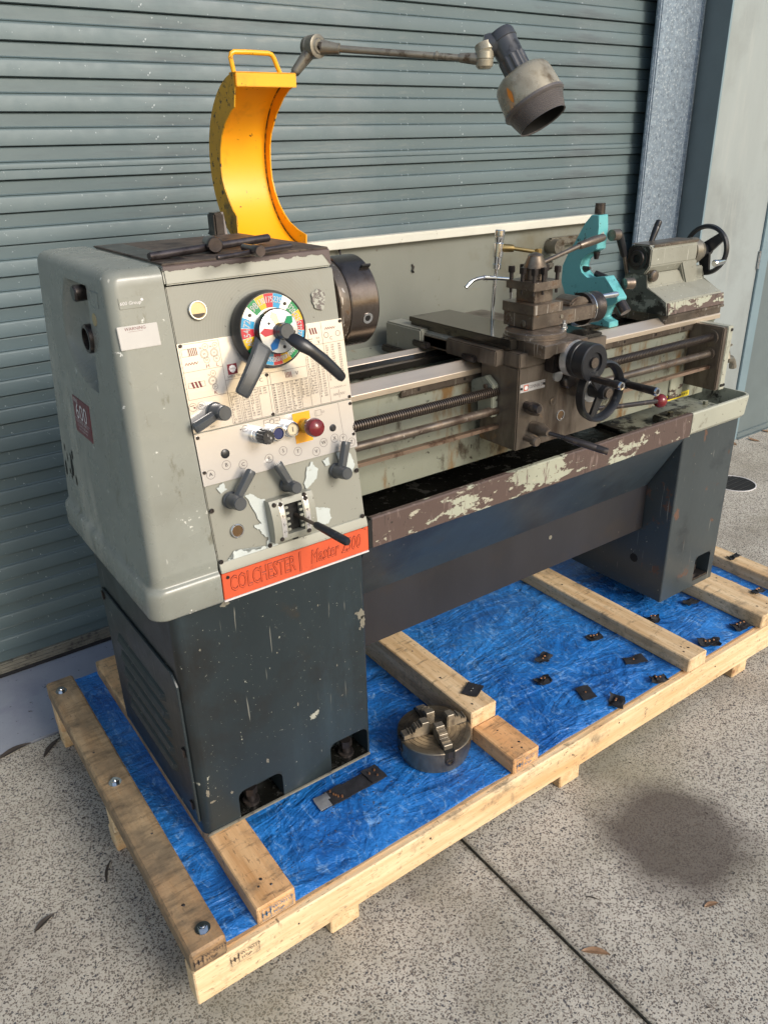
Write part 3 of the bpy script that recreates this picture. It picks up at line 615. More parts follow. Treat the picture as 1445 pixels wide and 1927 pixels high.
def fchip(x, z, rx, rz, y, m_, par, sdv):
    g = MB(); g.poly([(x+rx*math.cos(t)*(1+.7*mnoise.noise(Vector((math.cos(t)*2.5, math.sin(t)*2.5, sdv)))), y, z+rz*math.sin(t)*(1+.7*mnoise.noise(Vector((math.cos(t)*2.5, math.sin(t)*2.5, sdv+5))))) for t in [2*PI*k/26 for k in range(26)]]); obj('paint_chip', g, m_, par, smooth=False)
for i_, (x_, z_, rx, rz) in enumerate(((.571, .632, .010, .013), (.576, .610, .006, .016), (.560, .640, .004, .003), (.205, .300, .003, .004), (.150, .33, .004, .010), (.158, .30, .006, .003), (.300, .34, .003, .006), (.245, .785, .010, .006), (.568, .595, .003, .005), (.39, .46, .002, .004), (.18, .70, .002, .003), (.46, .70, .0015, .003), (.35, .62, .0015, .002), (.50, .52, .0015, .003))):
    fchip(x_, z_, rx, rz, .0143, m_rail, cab, i_*2.2)
g = MB(); g.box(.134, .58, .0085, .0144, .2108, .2165, .001); obj('foot_lip', g, m_rail, cab)
# left side door with louvres
g = MB(); g.prism([(.055, .645), (.515, .635), (.515, .245), (.03, .245), (.03, .62)], 'x', .1235, .130, .0015, 1); sd_o = obj('side_cover', g, m_blue, cab)
for k in range(5):
    z = .540-.050*k; g = MB(); g.loft([[(.1238-dx*min(1, 20*t, 20*(1-t)), .115+.315*t, z+dz) for dx, dz in ((0, .012), (.0045, .006), (.0085, -.006), (.0085, -.009), (0, -.0095))] for t in [q/20 for q in range(21)]], caps=False, closed=False)
    obj('louvre', g, m_blue, sd_o, smooth=False)
for y, z in ((.50, .62), (.045, .44), (.05, .285)):
    g = MB(); g.box(.119, .1236, y-.008, y+.008, z-.012, z+.012, .002); obj('catch', g, m_dark, sd_o)
# right leg
LP = [(1.938, 2.024, .232, .325)]
leg = base_box(1.766, 2.052, .0178, .405, .2105, .806, LP, m_leg, 'base_leg', .006)
corner_fill(LP[0], .0178, m_leg, leg)
g = MB(); cx = 1.968; g.box(1.94, 2.022, .019, .086, .2325, .238); g.cyl((cx, .048, .238), (cx, .048, .247), .020); g.cyl((cx, .048, .247), (cx, .048, .262), .012, seg=16); g.cyl((cx, .048, .262), (cx, .048, .283), .0175, seg=6); obj('levelling_bolt', g, m_dark, leg)
g = MB(); g.cyl((1.7655, .30, .34), (1.7652, .30, .34), .009); g.cyl((1.7655, .14, .33), (1.7652, .14, .33), .016, seg=9); obj('paint_hole', g, m_black, leg)
g = MB(); g.box(1.70, 1.7655, .02, .10, .60, .80); 
# sloping tray apron sheet and lower beam
g = MB(); g.prism([(.006, .8035), (.012, .8035), (.124, .611), (.118, .609)], 'x', .5865, 1.755, .001, 1); obj('apron_sheet', g, mat('grey_blue_sheet_paint', (.036, .051, .063), .38, .1, (2.5, .2, (.5, 1, .6)), [((.02, .026, .034), 3, .52, .72), ((.30, .29, .24), 90, .75, .76), ((.045, .045, .045), 6, .66, .85)], (80, .00015), roughvar=.12), lathe)
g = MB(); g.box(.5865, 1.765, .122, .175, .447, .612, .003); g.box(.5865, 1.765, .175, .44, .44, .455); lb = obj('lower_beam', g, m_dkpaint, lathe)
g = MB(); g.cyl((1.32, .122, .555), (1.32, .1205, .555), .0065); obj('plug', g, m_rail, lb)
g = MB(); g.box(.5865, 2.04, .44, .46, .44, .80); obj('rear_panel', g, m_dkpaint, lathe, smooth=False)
# ---------- chip tray
tray = MB()
tray.prism([(0, .804), (.0035, .804), (.0035, .8705), (.012, .8705), (.016, .866), (.016, .8625), (.0195, .864), (.0185, .8735), (.014, .8765), (.003, .8765), (0, .8735)], 'x', .603, 1.7665)
tr = obj('chip_tray', tray, m_tray, lathe, 'long brown chip tray rim with flaking cream paint')
g = MB(); g.box(.592, 1.768, .004, .62, .802, .8075); g.box(.600, .6035, .0005, .02, .806, .876); obj('tray_floor', g, m_oil, tr, smooth=False)
g = MB(); g.box(.592, .6028, .0002, .05, .8045, .873); obj('end_gap', g, m_black, tr, smooth=False)
# right pan (cast, rounded corner, sides flare out)
def rr(x0, x1, y0, y1, r, z, n=7, rl=.001):
    o_ = []
    for cx, cy, a0, q in ((x1-r, y0+r, -PI/2, r), (x1-r, y1-r, 0, r), (x0+rl, y1-rl, PI/2, rl), (x0+rl, y0+rl, PI, rl)):
        for k in range(n+1):
            a = a0+PI/2*k/n; o_.append((cx+q*math.cos(a), cy+q*math.sin(a), z))
    return o_
def rro(*a_):
    r_ = rr(*a_); return r_[-8:]+r_[:-8]
g = MB()
g.loft([rro(1.769, 2.055, .006, .60, .02, .806), rro(1.769, 2.071, .0, .612, .03, .815), rro(1.769, 2.083, -.001, .615, .034, .872), rro(1.769, 2.083, .0015, .613, .034, .8765), rro(1.769, 2.077, .009, .607, .028, .8765)], caps=False, closed=False)
g.poly(rr(1.769, 2.055, .006, .60, .02, .806))
rp = obj('end_pan', g, m_tray2, tr, 'cream right end of the chip tray with rounded corner')
g = MB(); g.loft([rro(1.769, 2.0768, .0092, .6068, .028, .8764), rro(1.769, 2.074, .011, .605, .026, .872), rro(1.769, 2.058, .022, .59, .018, .822), rro(1.769, 2.05, .03, .58, .012, .8175)], caps=False, closed=False); g.poly([(p_[0], p_[1], .8176) for p_ in rr(1.769, 2.05, .03, .58, .012, .8175)])
obj('pan_inside', g, mat('stained_pan_inside', (.27, .28, .22), .4, 0, (5, .2), [((.06, .05, .035), 8, .48, .66), ((.02, .018, .014), 22, .58, .66)], (90, .0004)), rp, recalc=False)
g = MB(); g.box(1.62, 1.78, .02, .30, .8082, .819, .002); obj('pan_dirt', g, m_traydirt, tr)
g = MB(); g.box(1.745, 1.995, .052, .125, .822, .846, .004); g.cyl((1.78, .085, .846), (1.78, .085, .850), .012); g.cyl((1.78, .085, .85), (1.78, .085, .858), .009, seg=6); g.cyl((1.96, .085, .846), (1.96, .085, .858), .009, seg=6); obj('bed_foot', g, m_traydirt, lathe)
# splash guard
g = MB(); g.box(.58, 1.812, .500, .504, .808, 1.402); sg = obj('splash_guard', g, mat('dull_splash_guard_paint', (.190, .197, .170), .42, .05, (2, .14, (1, 1, .6)), [((.15, .14, .10), 3, .55, .75), ((.13, .12, .09), 38, .72, .76), ((.22, .18, .12), 5, .74, .86, (.4, 1, 3))], (5, .0012), roughvar=.1), lathe)
g = MB(); g.box(.58, 1.812, .478, .5045, 1.4025, 1.407, .001); g.box(.58, 1.812, .476, .480, 1.384, 1.4035, .0012); obj('top_lip', g, mat('cream_lip_paint', (.58, .57, .50), .42, 0, (6, .08), [((.16, .12, .08), 24, .70, .74)], (100, .0001)), sg)
g = MB(); g.box(1.808, 1.8115, .48, .4995, .81, 1.4015); obj('side_lip', g, m_cast, sg, smooth=False)
g = MB(); g.box(.60, 1.7, .36, .4995, .96, 1.06); g.prism([(.34, 1.06), (.4995, 1.115), (.4995, 1.06)], 'x', .60, 1.75); obj('lower_ledge', g, m_bed, sg, smooth=False)
g = MB(); g.cyl((1.64, .499, 1.325), (1.64, .455, 1.325), .022); g.box(1.625, 1.80, .475, .499, 1.325, 1.350, .006); g.box(1.61, 1.66, .488, .4995, 1.255, 1.278, .006); obj('conduit_boss', g, m_arm, sg)
g = MB(); g.tube([(.86, .492, 1.383), (.86, .487, 1.374), (.861, .486, 1.366)], .003); obj('hook', g, m_dark, sg)
g = MB(); g.tube([(1.10, .4985, 1.322), (1.104, .495, 1.315), (1.10, .495, 1.306), (1.105, .497, 1.300)], .0025, 8); obj('hook', g, m_dark, sg)
# ---------- bed
g = MB()
g.prism([(.118, .874), (.118, 1.100), (.108, 1.112), (.185, 1.112), (.185, 1.08), (.150, 1.06), (.150, .90), (.165, .874)], 'x', .585, 1.985, .002, 1)
g.prism([(.27, .874), (.27, 1.112), (.33, 1.112), (.33, .874)], 'x', .585, 1.985, .002, 1)
g.box(.60, 1.98, .150, .27, .90, .93)
for x in (.70, 1.0, 1.3, 1.6, 1.86): g.box(x, x+.05, .150, .27, .93, 1.09)
g.prism([(.150, .90), (.150, 1.05), (.27, 1.11), (.27, .90)], 'x', 1.925, 1.98)
bed = obj('bed', g, m_bed, lathe, 'oil streaked green grey casting')
g = MB(); g.prism([(.102, 1.113), (.102, 1.126), (.1285, 1.1455), (.1325, 1.1455), (.143, 1.138), (.143, 1.113)], 'x', .592, 1.994, .0006, 1); obj('bedway', g, m_way, bed, smooth=False)
g = MB(); g.prism([(.1433, 1.113), (.1433, 1.1365), (.156, 1.128), (.188, 1.128), (.188, 1.113)], 'x', .592, 1.992); obj('bed_flat', g, m_slide, bed, smooth=False)
g = MB(); g.prism([(.252, 1.113), (.252, 1.128), (.276, 1.128), (.2857, 1.135), (.2857, 1.113)], 'x', .592, 1.992); obj('bed_flat', g, m_slide, bed, smooth=False)
g = MB(); g.prism([(.286, 1.113), (.286, 1.136), (.299, 1.1455), (.303, 1.1455), (.327, 1.127), (.334, 1.113)], 'x', .592, 1.994, .0006, 1); obj('bedway', g, m_way, bed, smooth=False)
for x0, x1 in ((.768, 1.11), (1.11, 1.50), (1.50, 1.872)):
    g = MB(); g.box(x0+.0005, x1-.0005, .107, .1175, 1.0985, 1.1128); n_ = int((x1-x0)/.0063)
    for k in range(n_): g.prism([(x0+.0063*k, 1.0985), (x0+.0063*k+.0012, 1.0935), (x0+.0063*k+.0032, 1.0935), (x0+.0063*k+.0046, 1.0985)], 'y', .1072, .117)
    rk = obj('rack', g, m_steel, bed, smooth=False)
    g = MB()
    for x in (x0+.05, x0+.19, x0+.32):
        if x < x1-.02: g.cyl((x, .1072, 1.1055), (x, .1064, 1.1055), .0042, seg=14)
    obj('rack_screw', g, m_dark, rk)
g = MB(); g.box(1.80, 1.865, .112, .1178, .885, .955, .002); obj('worn_patch', g, m_tray, bed)
g = MB(); g.rect(-.057, -.008, .057, .008, 0)
g = MB(yface(1.855, .1172, .888)); g.box(-.075, .055, -.0085, .0085, 0, .0006); lbl = obj('bed_label', g, m_label, bed, smooth=False)
g = MB(yface(1.855, .1164, .888)); g.text('HARDENED BEDWAYS', .0115, (-.010, -.0005, 0)); obj('lettering', g, m_ink, lbl, smooth=False, recalc=False)
# end bracket carrying the screws
g = MB(); g.box(1.868, 1.888, .005, .118, .925, 1.115, .003); g.cyl((1.868, .04, 1.083), (1.862, .04, 1.083), .022); g.cyl((1.868, .04, 1.034), (1.862, .04, 1.034), .018); eb = obj('end_bracket', g, m_apron, lathe)
g = MB(); g.box(1.889, 1.915, .004, .118, .924, 1.116, .002); obj('bracket_face', g, m_tray2, eb)
for z in (1.105, .938):
    for dx in ((-.006, .006) if z < 1 else (.004,)):
        g = MB(); g.cyl((1.902+dx, .0042, z), (1.902+dx, .001, z), .0045, seg=14); obj('screw', g, m_dark, eb)
g = MB(); g.cyl((1.915, .06, 1.03), (1.932, .06, 1.03), .012); g.cyl((1.932, .06, 1.03), (1.94, .06, 1.03), .008); obj('end_nut', g, m_chrome, eb)
# lead screw with thread, feed rod, control bar
g = MB(); n_ = 0
r0, pit = .0125, .00625; prof = []; x = 0
L_ = 1.862-.585
while x < L_-pit:
    prof += [(x, r0-.0038), (x+.0024, r0-.0038), (x+.0030, r0), (x+.0052, r0), (x+.0058, r0-.0038)]; x += pit
g.lathe((.585, .04, 1.081), (1.862, .04, 1.083), prof, 16, rel=False); obj('lead_screw', g, mat('oiled_thread_steel', (.17, .14, .12), .30, .85, (40, .2), [], None), lathe, sharp=25)
g = MB(); g.cyl((.585, .04, 1.034), (1.862, .04, 1.034), .0105, seg=20); obj('feed_rod', g, m_steel, lathe)
g = MB(); g.box(.585, 1.868, .030, .046, .9895, .9985, .0008); obj('control_bar', g, mat('worn_bright_bar', (.34, .25, .19), .38, .85, (14, .3, (.2, 1, 1)), [((.12, .07, .05), 20, .55, .7)], None), lathe)
# ---------- headstock
g = MB()
kk = .1594
g.prism([(.003, .868), (.0895, 1.4035), (.46, 1.4035), (.46, .868)], 'x', .2395, .588, .0018, 2)
hs = obj('headstock', g, m_panel, lathe)
g = MB(); g.prism([(-.004, .8635), (-.004, .869), (.002, .8855), (.0065, .8855), (.012, .8635)], 'x', .2395, .589, .0012, 1); g.box(.2395, .589, .012, .46, .80, .8675); obj('ledge', g, m_lidface, hs, 'ledge with paint worn to white primer')
# lid: painted front band and dark top
g = MB(); g.prism([(.0865, 1.4065), (.0925, 1.4375), (.098, 1.4402), (.475, 1.4402), (.475, 1.4065)], 'x', .2395, .5845, .0035, 3); ld = obj('lid', g, m_lidface, hs, 'cream front band under the worn brown top')
g = MB(); g.box(.241, .583, .094, .487, 1.4398, 1.4432, .0012); ltop = obj('lid_top', g, m_lid, hs)
# ragged brown wear over the front edge of the lid
g = MB(Matrix(((1, 0, 0, 0), (0, 0, -1, 0), (0, 1, 0, 0), (0, 0, 0, 1))))
g = MB(); top = []; bot = []
for i in range(131):
    x = .2405+(.5838-.2405)*i/130
    d = .0065+.004*mnoise.noise(Vector((x*60, 0, 1)))+.0025*mnoise.noise(Vector((x*220, 0, 2)))
    if x > .567: d += (x-.567)*1.3
    top.append((x, .0975, 1.4409)); d = min(d, .028); z = 1.4375-d; bot.append((x, .0920-(1.4375-z)*(.006/.031)-.0006, z))
for i in range(130):
    g.poly([bot[i], bot[i+1], (bot[i+1][0], .0918, 1.4378), (bot[i][0], .0918, 1.4378)]); g.poly([(bot[i][0], .0918, 1.4378), (bot[i+1][0], .0918, 1.4378), top[i+1], top[i]])
obj('worn_edge', g, m_rust, ld)
g = MB(); g.box(.245, .30, .12, .47, 1.4433, 1.4436); obj('lid_scrape', g, m_dark, ltop, smooth=False)
# end cover: loft of rounded rings with dished recess
def XC(z): return .105+.0545*(z-.88)
def rec(y, z):
    # ramped oval recess, deepest next to its right hand edge
    if z > 1.405 or z < 1.211: return 0
    yl = .205+.180*math.sqrt(max(0, 1-((1.30-z)/.090)**2)) if z < 1.30 else .385-.05*((z-1.30)/.105)**2
    yr = .205
    if y > yl or y < yr-.006: return 0
    zc = min(1, (1.405-z)/.012)
    t = (yl-y)/max(.001, yl-yr)
    e = smin(yr-.006, yr, y)
    return .070*min(1, t)**.75*max(0, zc)**.6*e
def ring_cover(z, x0, x1, y0, y1, r, dish=False):
    pts = []
    n = 8
    pts += [(x1, y0, z)]
    # front edge to left corner
    for k in range(n+1):
        a = -PI/2-PI/2*k/n; pts.append((x0+r+r*math.cos(a), y0+r+r*math.sin(a), z))
    m_ = 96
    for k in range(1, m_):
        y = y0+r+(y1-r-y0-r)*k/m_; pts.append((x0+(rec(y, z) if dish else 0), y, z))
    for k in range(n+1):
        a = PI-PI/2*k/n; pts.append((x0+r+r*math.cos(a), y1-r+r*math.sin(a), z))
    pts.append((x1, y1, z)); return pts
rings = []
fy = lambda z: -.004+.1594*(z-.867)
for z, x0, y0, y1, r in ((.800, .100, .0, .585, .030), (.8015, .094, -.003, .592, .033), (.806, .092, -.005, .595, .034), (.853, .0922, -.005, .595, .034), (.8595, .0935, -.0042, .5935, .034), (.864, .0965, -.002, .590, .033), (.8665, .0995, .0005, .590, .030), (.8680, .1020, .0030, .588, .028), (.8710, .1038, .0042, .587, .025), (.877, .1048, .0045, .586, .023)):
    rings.append(ring_cover(z, x0, .236, y0, y1, r))
z = .89
while z < 1.418:
    rings.append(ring_cover(z, XC(z), .236, fy(z)+.003, .586-.06*(z-.89), .022, True)); z += .006
for k in range(1, 8):
    a = PI/2*k/7; d = .022*(1-math.cos(a)); z2 = 1.4175+.022*math.sin(a)
    rings.append(ring_cover(z2, XC(1.418)+d, .236, fy(1.418)+.003+d, .554-d, .024))
g = MB(); g.loft(rings); ec = obj('end_cover', g, m_cover, lathe, 'smooth rounded cover with warning plate', sharp=50)
# spindle tube and stop knob in the recess
g = MB(); g.lathe((.19, .215, 1.309), (.122, .215, 1.309), [(0, .027), (1, .027), (1.02, .025), (1.02, .0205), (.4, .0195), (.4, .001)], 32, False); obj('spindle_bore', g, m_dark, ec)
g = MB(); g.lathe((.195, .245, 1.388), (.120, .245, 1.388), [(0, .009), (.5, .009), (.55, .008), (.62, .0145), (.95, .0155), (1, .013)], 24); obj('stop_knob', g, m_dark, ec)
# plates on the cover
def xface(x, y, z): # looking from -x: a = -y (to the right), b = +z, h = -x
    return Matrix(((0, 0, -1, x), (-1, 0, 0, y), (0, 1, 0, z), (0, 0, 0, 1)))
def xs_(y, z, h=0.):
    q2 = math.hypot(1, .0545); return Matrix(((0, .0545/q2, -1/q2, XC(z)), (-1, 0, 0, y), (0, 1/q2, .0545/q2, z), (0, 0, 0, 1))) @ Matrix.Translation((0, 0, h))
pl = MB(xs_(.397, 1.084)); pl.box(0, .112, 0, .078, -.001, .0010); p6 = obj('series_plate', pl, m_maroon, ec, smooth=False)
g = MB(xs_(.397, 1.084, .0014)); g.text('SERIES', .011, (.022, .0705, 0)); g.text('600', .050, (.055, .048, 0), sx=1.05)
g.text('COLCHESTER LATHE CO.', .0075, (.055, .026, 0)); g.text('COLCHESTER ENGLAND', .0065, (.055, .0175, 0)); g.text('SERIAL No. 6/0017  38410', .0055, (.055, .010, 0)); g.line((.004, .031), (.107, .031), .0007)
obj('lettering', g, m_cream, p6, smooth=False, recalc=False)
g = MB(xs_(.181, 1.374)); g.box(0, .047, 0, .027, -.001, .0006); obj('blank_plate', g, m_flash, ec, smooth=False)
g = MB(xs_(.181, 1.374)); g.box(.001, .046, .001, .026, .0006, .0009); obj('blank_plate', g, m_cover, ec, smooth=False)
g = MB(xs_(.170, 1.350)); g.lathe((0, 0, -.001), (0, 0, .0008), [(0, .0115), (1, .0115)], 24); obj('round_sticker', g, mat('tan_sticker', (.36, .29, .15), .5), ec)
g = MB()
for y, z, a_, b_ in ((.488, .972, .010, .024), (.474, 1.004, .006, .012), (.545, .952, .007, .018), (.533, 1.006, .004, .010), (.466, .945, .006, .012), (.51, .955, .005, .007), (.492, .998, .004, .006), (.50, .945, .004, .008), (.52, .985, .003, .012)):
    sd2 = random.random()*9
    g.poly([(XC(z+b_*math.sin(t))-.0006, y+a_*math.cos(t)*(1+.5*mnoise.noise(Vector((t*2, sd2, 0)))), z+b_*math.sin(t)*(1+.5*mnoise.noise(Vector((t*2, sd2, 5))))) for t in [2*PI*k/14 for k in range(14)]])
obj('paint_chip', g, m_black, ec, smooth=False)
# ---------- panel frame: a along x, b up the sloping face, h outwards
q = math.hypot(1, kk)
PF = Matrix(((1, 0, 0, .24), (0, kk/q, -1/q, 0), (0, 1/q, kk/q, .867), (0, 0, 0, 1)))
def PM(a=0, b=0, h=0): return PF @ Matrix.Translation((a, b, h))
HP = .0036   # the panel face height in this frame
g = MB(PM()); g.box(-.0005, .3495, .281, .4445, -.002, HP-.0018, 0); 
g = MB(PM()); g.box(-.0015, .3505, .2805, .4445, -.003, .0008); up = obj('speed_chart_plate', g, m_alu, hs, smooth=False)
g = MB(PM()); g.box(-.0015, .3495, .1765, .2778, -.003, .0008); lp = obj('control_plate', g, m_alu, hs, smooth=False)
# printed matter on the chart plate
pr = MB(PM(0, 0, .0011)); LW = .0006
for p, q_ in (((.0015, .4425), (.0785, .4415)), ((.0785, .4415), (.0797, .2818)), ((.0015, .4425), (.0015, .342)), ((.0015, .3925), (.0785, .3925)), ((.0015, .342), (.0797, .342)), ((.0795, .3655), (.172, .3655)), ((.0797, .341), (.255, .341)), ((.0797, .2818), (.234, .2818)),
              ((.1655, .3655), (.1655, .2818)), ((.172, .3637), (.2553, .3637)), ((.172, .3637), (.172, .2818)), ((.2557, .382), (.2557, .2818)), ((.2680, .4425), (.2680, .385)), ((.3005, .4425), (.3005, .2818)), ((.268, .4010), (.3496, .4010)), ((.2770, .4010), (.2770, .2818)), ((.2345, .341), (.2345, .2818)), ((.1920, .341), (.1920, .2818)), ((.2138, .341), (.2138, .2818)), ((.101, .341), (.101, .2818)), ((.1205, .341), (.1205, .2818)), ((.142, .341), (.142, .2818)), ((.234, .2818), (.3496, .2818))):
    pr.line(p, q_, LW, 0)
for c_, r_, t_ in (((.0512, .4330), .0055, '65'), ((.0473, .4200), .0080, '84'), ((.0499, .4086), .0055, '54'), ((.0707, .4330), .0050, '65'), ((.0667, .4197), .0075, '35'), ((.0695, .4085), .0062, '90'), ((.0574, .3830), .0052, '55'), ((.0542, .3696), .0082, '68'), ((.0572, .3583), .0052, '54')):
    pr.ring(c_, r_, LW, 0, 24)
    if r_ > .007: pr.ring(c_, r_*.78, LW, 0, 24)
    pr.text(t_, .0048, (*c_, 0), depth=0)
for t_, x, y in (('96', .0415, .4315), ('96', .0615, .4315), ('76', .0485, .381)): pr.text(t_, .005, (x, y, 0), depth=0)
pr.rect(.0046-.0003, .4204, .0046+.0003, .4336); pr.rect(.0167, .4204, .0172, .4336); pr.line((.0046, .4336), (.0335, .4336), LW, 0); pr.line((.0046, .4204), (.0335, .4204), LW, 0)
pr.line((.006, .3629), (.0385, .3629), LW, 0); pr.line((.006, .3724), (.0385, .3724), LW, 0); pr.line((.006, .3629), (.006, .3724), LW, 0); pr.line((.0385, .3629), (.0385, .3724), LW, 0)
pr.ring((.0066, .3282), .0075, LW, 0); pr.ring((.0236, .3281), .0075, LW, 0)
pr.text('C', .011, (.152, .3535, 0), depth=0); pr.text('V', .011, (.2315, .3530, 0), depth=0); pr.text('C', .010, (.272, .4055, 0), depth=0); pr.text('V', .010, (.2905, .4055, 0), depth=0); pr.text('C', .010, (.3205, .409, 0), depth=0)
pr.text('SHELL TELLUS OIL 27', .0062, (.0845, .3705, 0), depth=0, align='LEFT'); pr.text('mod.', .005, (.2725, .4135, 0), depth=0); pr.text('D.P.', .005, (.290, .4135, 0), depth=0); pr.text('mm', .0045, (.126, .3605, 0), depth=0); pr.text('T.P.I.', .005, (.205, .3615, 0), depth=0)
for c_ in ((.3100, .4165), (.3375, .4165)): pr.ring(c_, .0052, .0009, 0)
pr.text('RUN', .0042, (.0375, .2855, 0), depth=0)
COL = [(.0820, ['2', '2.25', '2.5', '3', '3.5', '4', '4.5', '5', '6', '7', '7.5', '8'], .3375), (.1030, ['', '', '1.2', '1.25', '1.3', '1.4', '1.5', '1.75', '2.0', '2.5', '3.0', '3.5'], .3375), (.1235, ['4.0', '4.5', '5.0', '5.5', '6.0', '6.5', '7', '8', '9', '10', '11'], .3375), (.1435, ['12', '13', '14'], .3375),
       (.1735, ['72', '60', '56', '54', '48', '44', '40', '36', '32', '30', '28', '27'], .3385), (.1935, ['26', '24', '23', '22', '20', '19', '18', '16', '15', '14', '13½', '13'], .3385), (.2150, ['12', '11½', '11', '10', '9', '8', '7½', '7', '6', '5', '4½', '4'], .3385), (.2360, ['3¾', '3½', '3¼', '3', '2¾', '2½', '2¼', '2'], .3385),
       (.2575, ['.5', '.6', '.7', '.8', '.9', '1.0', '1.25', '1.5', '1.75', '2.0', '2.25', '2.5', '2.75', '3.0', '3.25', '3.5'], .3800), (.2790, ['48', '40', '32', '28', '26', '24', '22', '20', '19', '18', '16', '15', '14', '12', '11', '10', '9', '8'], .3800)]
cods = 'LT8Z LC8Z LS7Z LR8T LS3Z LR2Z LS2V LR8Y HR8Y HS7Y HR6Y HS2Y HT6Y LA6R LS4R LB8R LA7S LC6R LB4T LA4T LD8T LC7R'.split()
for ci, (a, rows_, b0) in enumerate(COL):
    step = .00485
    for ri, t_ in enumerate(rows_):
        y = b0-ri*step
        if y < .2835: break
        if t_: [pr.text(t_, .0052, (a+dd, y, 0), depth=0, align='LEFT') for dd in (0, .00025)]
        if t_ or ci != 1: pr.text(cods[(ci*5+ri*3) % len(cods)], .0042, (a+.0088, y, 0), depth=0, align='LEFT', sx=.85)
for ri in range(22):
    y = .3955-ri*.0046
    if y < .323: break
    t_ = ['.03', '.035', '.040', '.05', '.06', '.07', '.08', '.09', '.10', '.12', '.14', '.16', '.18', '.20', '.22', '.26'][ri % 16]
    pr.text(t_, .0044, (.3035, y, 0), depth=0, align='LEFT'); pr.text(cods[(ri*7) % len(cods)], .0036, (.3165, y, 0), depth=0, align='LEFT'); pr.text('.'+str(4+ri*2).zfill(3), .0044, (.333, y, 0), depth=0, align='LEFT')
def zig(mb, x, y, w_, hgt, n, wd):
    for k in range(n): mb.line((x+w_*k/n, y+(hgt if k % 2 else 0)), (x+w_*(k+1)/n, y+(0 if k % 2 else hgt)), wd, 0)
zig(pr, .311, .3075, .022, .004, 8, .0006); zig(pr, .308, .2925, .012, .005, 5, .0006); zig(pr, .324, .2925, .012, .005, 5, .0006); pr.line((.322, .287), (.322, .304), .0007, 0); pr.line((.303, .3095), (.309, .3095), .0007, 0); pr.line((.335, .3095), (.341, .3095), .0007, 0)
zig(pr, .0185, .3265, .010, .003, 6, .0006); pr.line((.002, .331), (.010, .331), .0012, 0); pr.line((.019, .331), (.027, .331), .0012, 0)
obj('chart_print', pr, m_ink, up, smooth=False, recalc=False)
pr = MB(PM(0, 0, .00112))
zig(pr, .0072, .4045, .025, .0045, 9, .0011); zig(pr, .3085, .427, .024, .0045, 9, .0011)
for k in range(5): pr.poly([(.0175+.0035*k, .4336, 0), (.0192+.0035*k, .4336, 0), (.0205+.0035*k, .4204, 0), (.0188+.0035*k, .4204, 0)])
for k in range(3): pr.poly([(.0115+.007*k, .3735, 0), (.0155+.007*k, .3735, 0), (.0185+.007*k, .3617, 0), (.0145+.007*k, .3617, 0)])
for k in range(3): pr.poly([(.272+.006*k, .4345, 0), (.2755+.006*k, .4345, 0), (.278+.006*k, .422, 0), (.2745+.006*k, .422, 0)])
for k in range(5): pr.poly([(.205+.003*k, .3590, 0), (.2064+.003*k, .3590, 0), (.2075+.003*k, .3480, 0), (.2061+.003*k, .3480, 0)])
for t_, x, y in (('H', .0499, .3975), ('L', .0690, .3975), ('K', .0564, .3470)): pr.text(t_, .0105, (x, y, 0), depth=0)
pr.rect(.008, .3255, .0115, .3285)
obj('red_print', pr, m_inkred, up, smooth=False, recalc=False)
g = MB(PM()); g.box(.0872, .1068, .3745, .3940, .0005, .0013); shl = obj('oil_badge', g, m_maroon, up, smooth=False)
g = MB(PM(0, 0, .0015)); g.poly([(.0971+.0068*math.cos(t)*(1+.06*math.cos(8*t)), .3850+.0066*math.sin(t)*(1+.06*math.cos(8*t)), 0) for t in [2*PI*k/48 for k in range(48)]]); g.rect(.0945, .3775, .0997, .3795); obj('shell_emblem', g, m_cream, shl, smooth=False)
g = MB(PM(0, 0, .0017)); g.text('SHELL', .0042, (.0971, .3850, 0), depth=0); obj('lettering', g, m_inkred, shl, smooth=False, recalc=False)
# print on the control plate
pr = MB(PM(0, 0, .0011))
for t_, (x, y) in zip('ABCRSTVWXYZ', [(.0164, .1966), (.0508, .2072), (.0852, .2003), (.1418, .1988), (.1748, .2069), (.2073, .1982), (.2493, .1884), (.2694, .2027), (.2966, .206), (.3171, .2015), (.3364, .1889)]):
    pr.ring((x, y), .0088, .0007, 0); pr.text(t_, .0105, (x, y, 0), depth=0); pr.text(t_, .0105, (x+.0003, y, 0), depth=0)
for p, q_ in (((.1430, .2635), (.1785, .2635)), ((.1785, .2635), (.1785, .2755)), ((.1785, .2755), (.1430, .2755)), ((.1430, .2755), (.1430, .2635)), ((.146, .2695), (.154, .2695)), ((.167, .2695), (.176, .2695)), ((.156, .2655), (.156, .2735)), ((.165, .2655), (.165, .2735)), ((.092, .2681), (.112, .2681))): pr.line(p, q_, .0007, 0)
pr.ring((.1605, .2695), .0045, .0008, 0); pr.ring((.1019, .2681), .0062, .0007, 0); pr.disc((.0925, .2681), .0015, 0, 8); pr.disc((.1115, .2681), .002, 0, 3)
for p, q_ in (((.2585, .2715), (.2738, .2715)), ((.2738, .2715), (.2738, .2604)), ((.2738, .2604), (.2585, .2604)), ((.2585, .2604), (.2585, .2715)), ((.2738, .2672), (.2808, .2672)), ((.2738, .2647), (.2808, .2647)), ((.2808, .2647), (.2808, .2672)), ((.262, .2604), (.262, .2715)), ((.316, .277), (.319, .205))): pr.line(p, q_, .0005, 0)
obj('control_print', pr, m_ink, lp, smooth=False, recalc=False)
def pscrew(a, b, par, h=.0008, r=.0035, name='screw'):
    g = MB(PM(a, b, h)); g.lathe((0, 0, 0), (0, 0, .0025), [(0, r), (.6, r), (1, r*.8), (1, r*.45), (.3, r*.45), (.3, .0001)], 14, False); obj(name, g, m_dark, par)
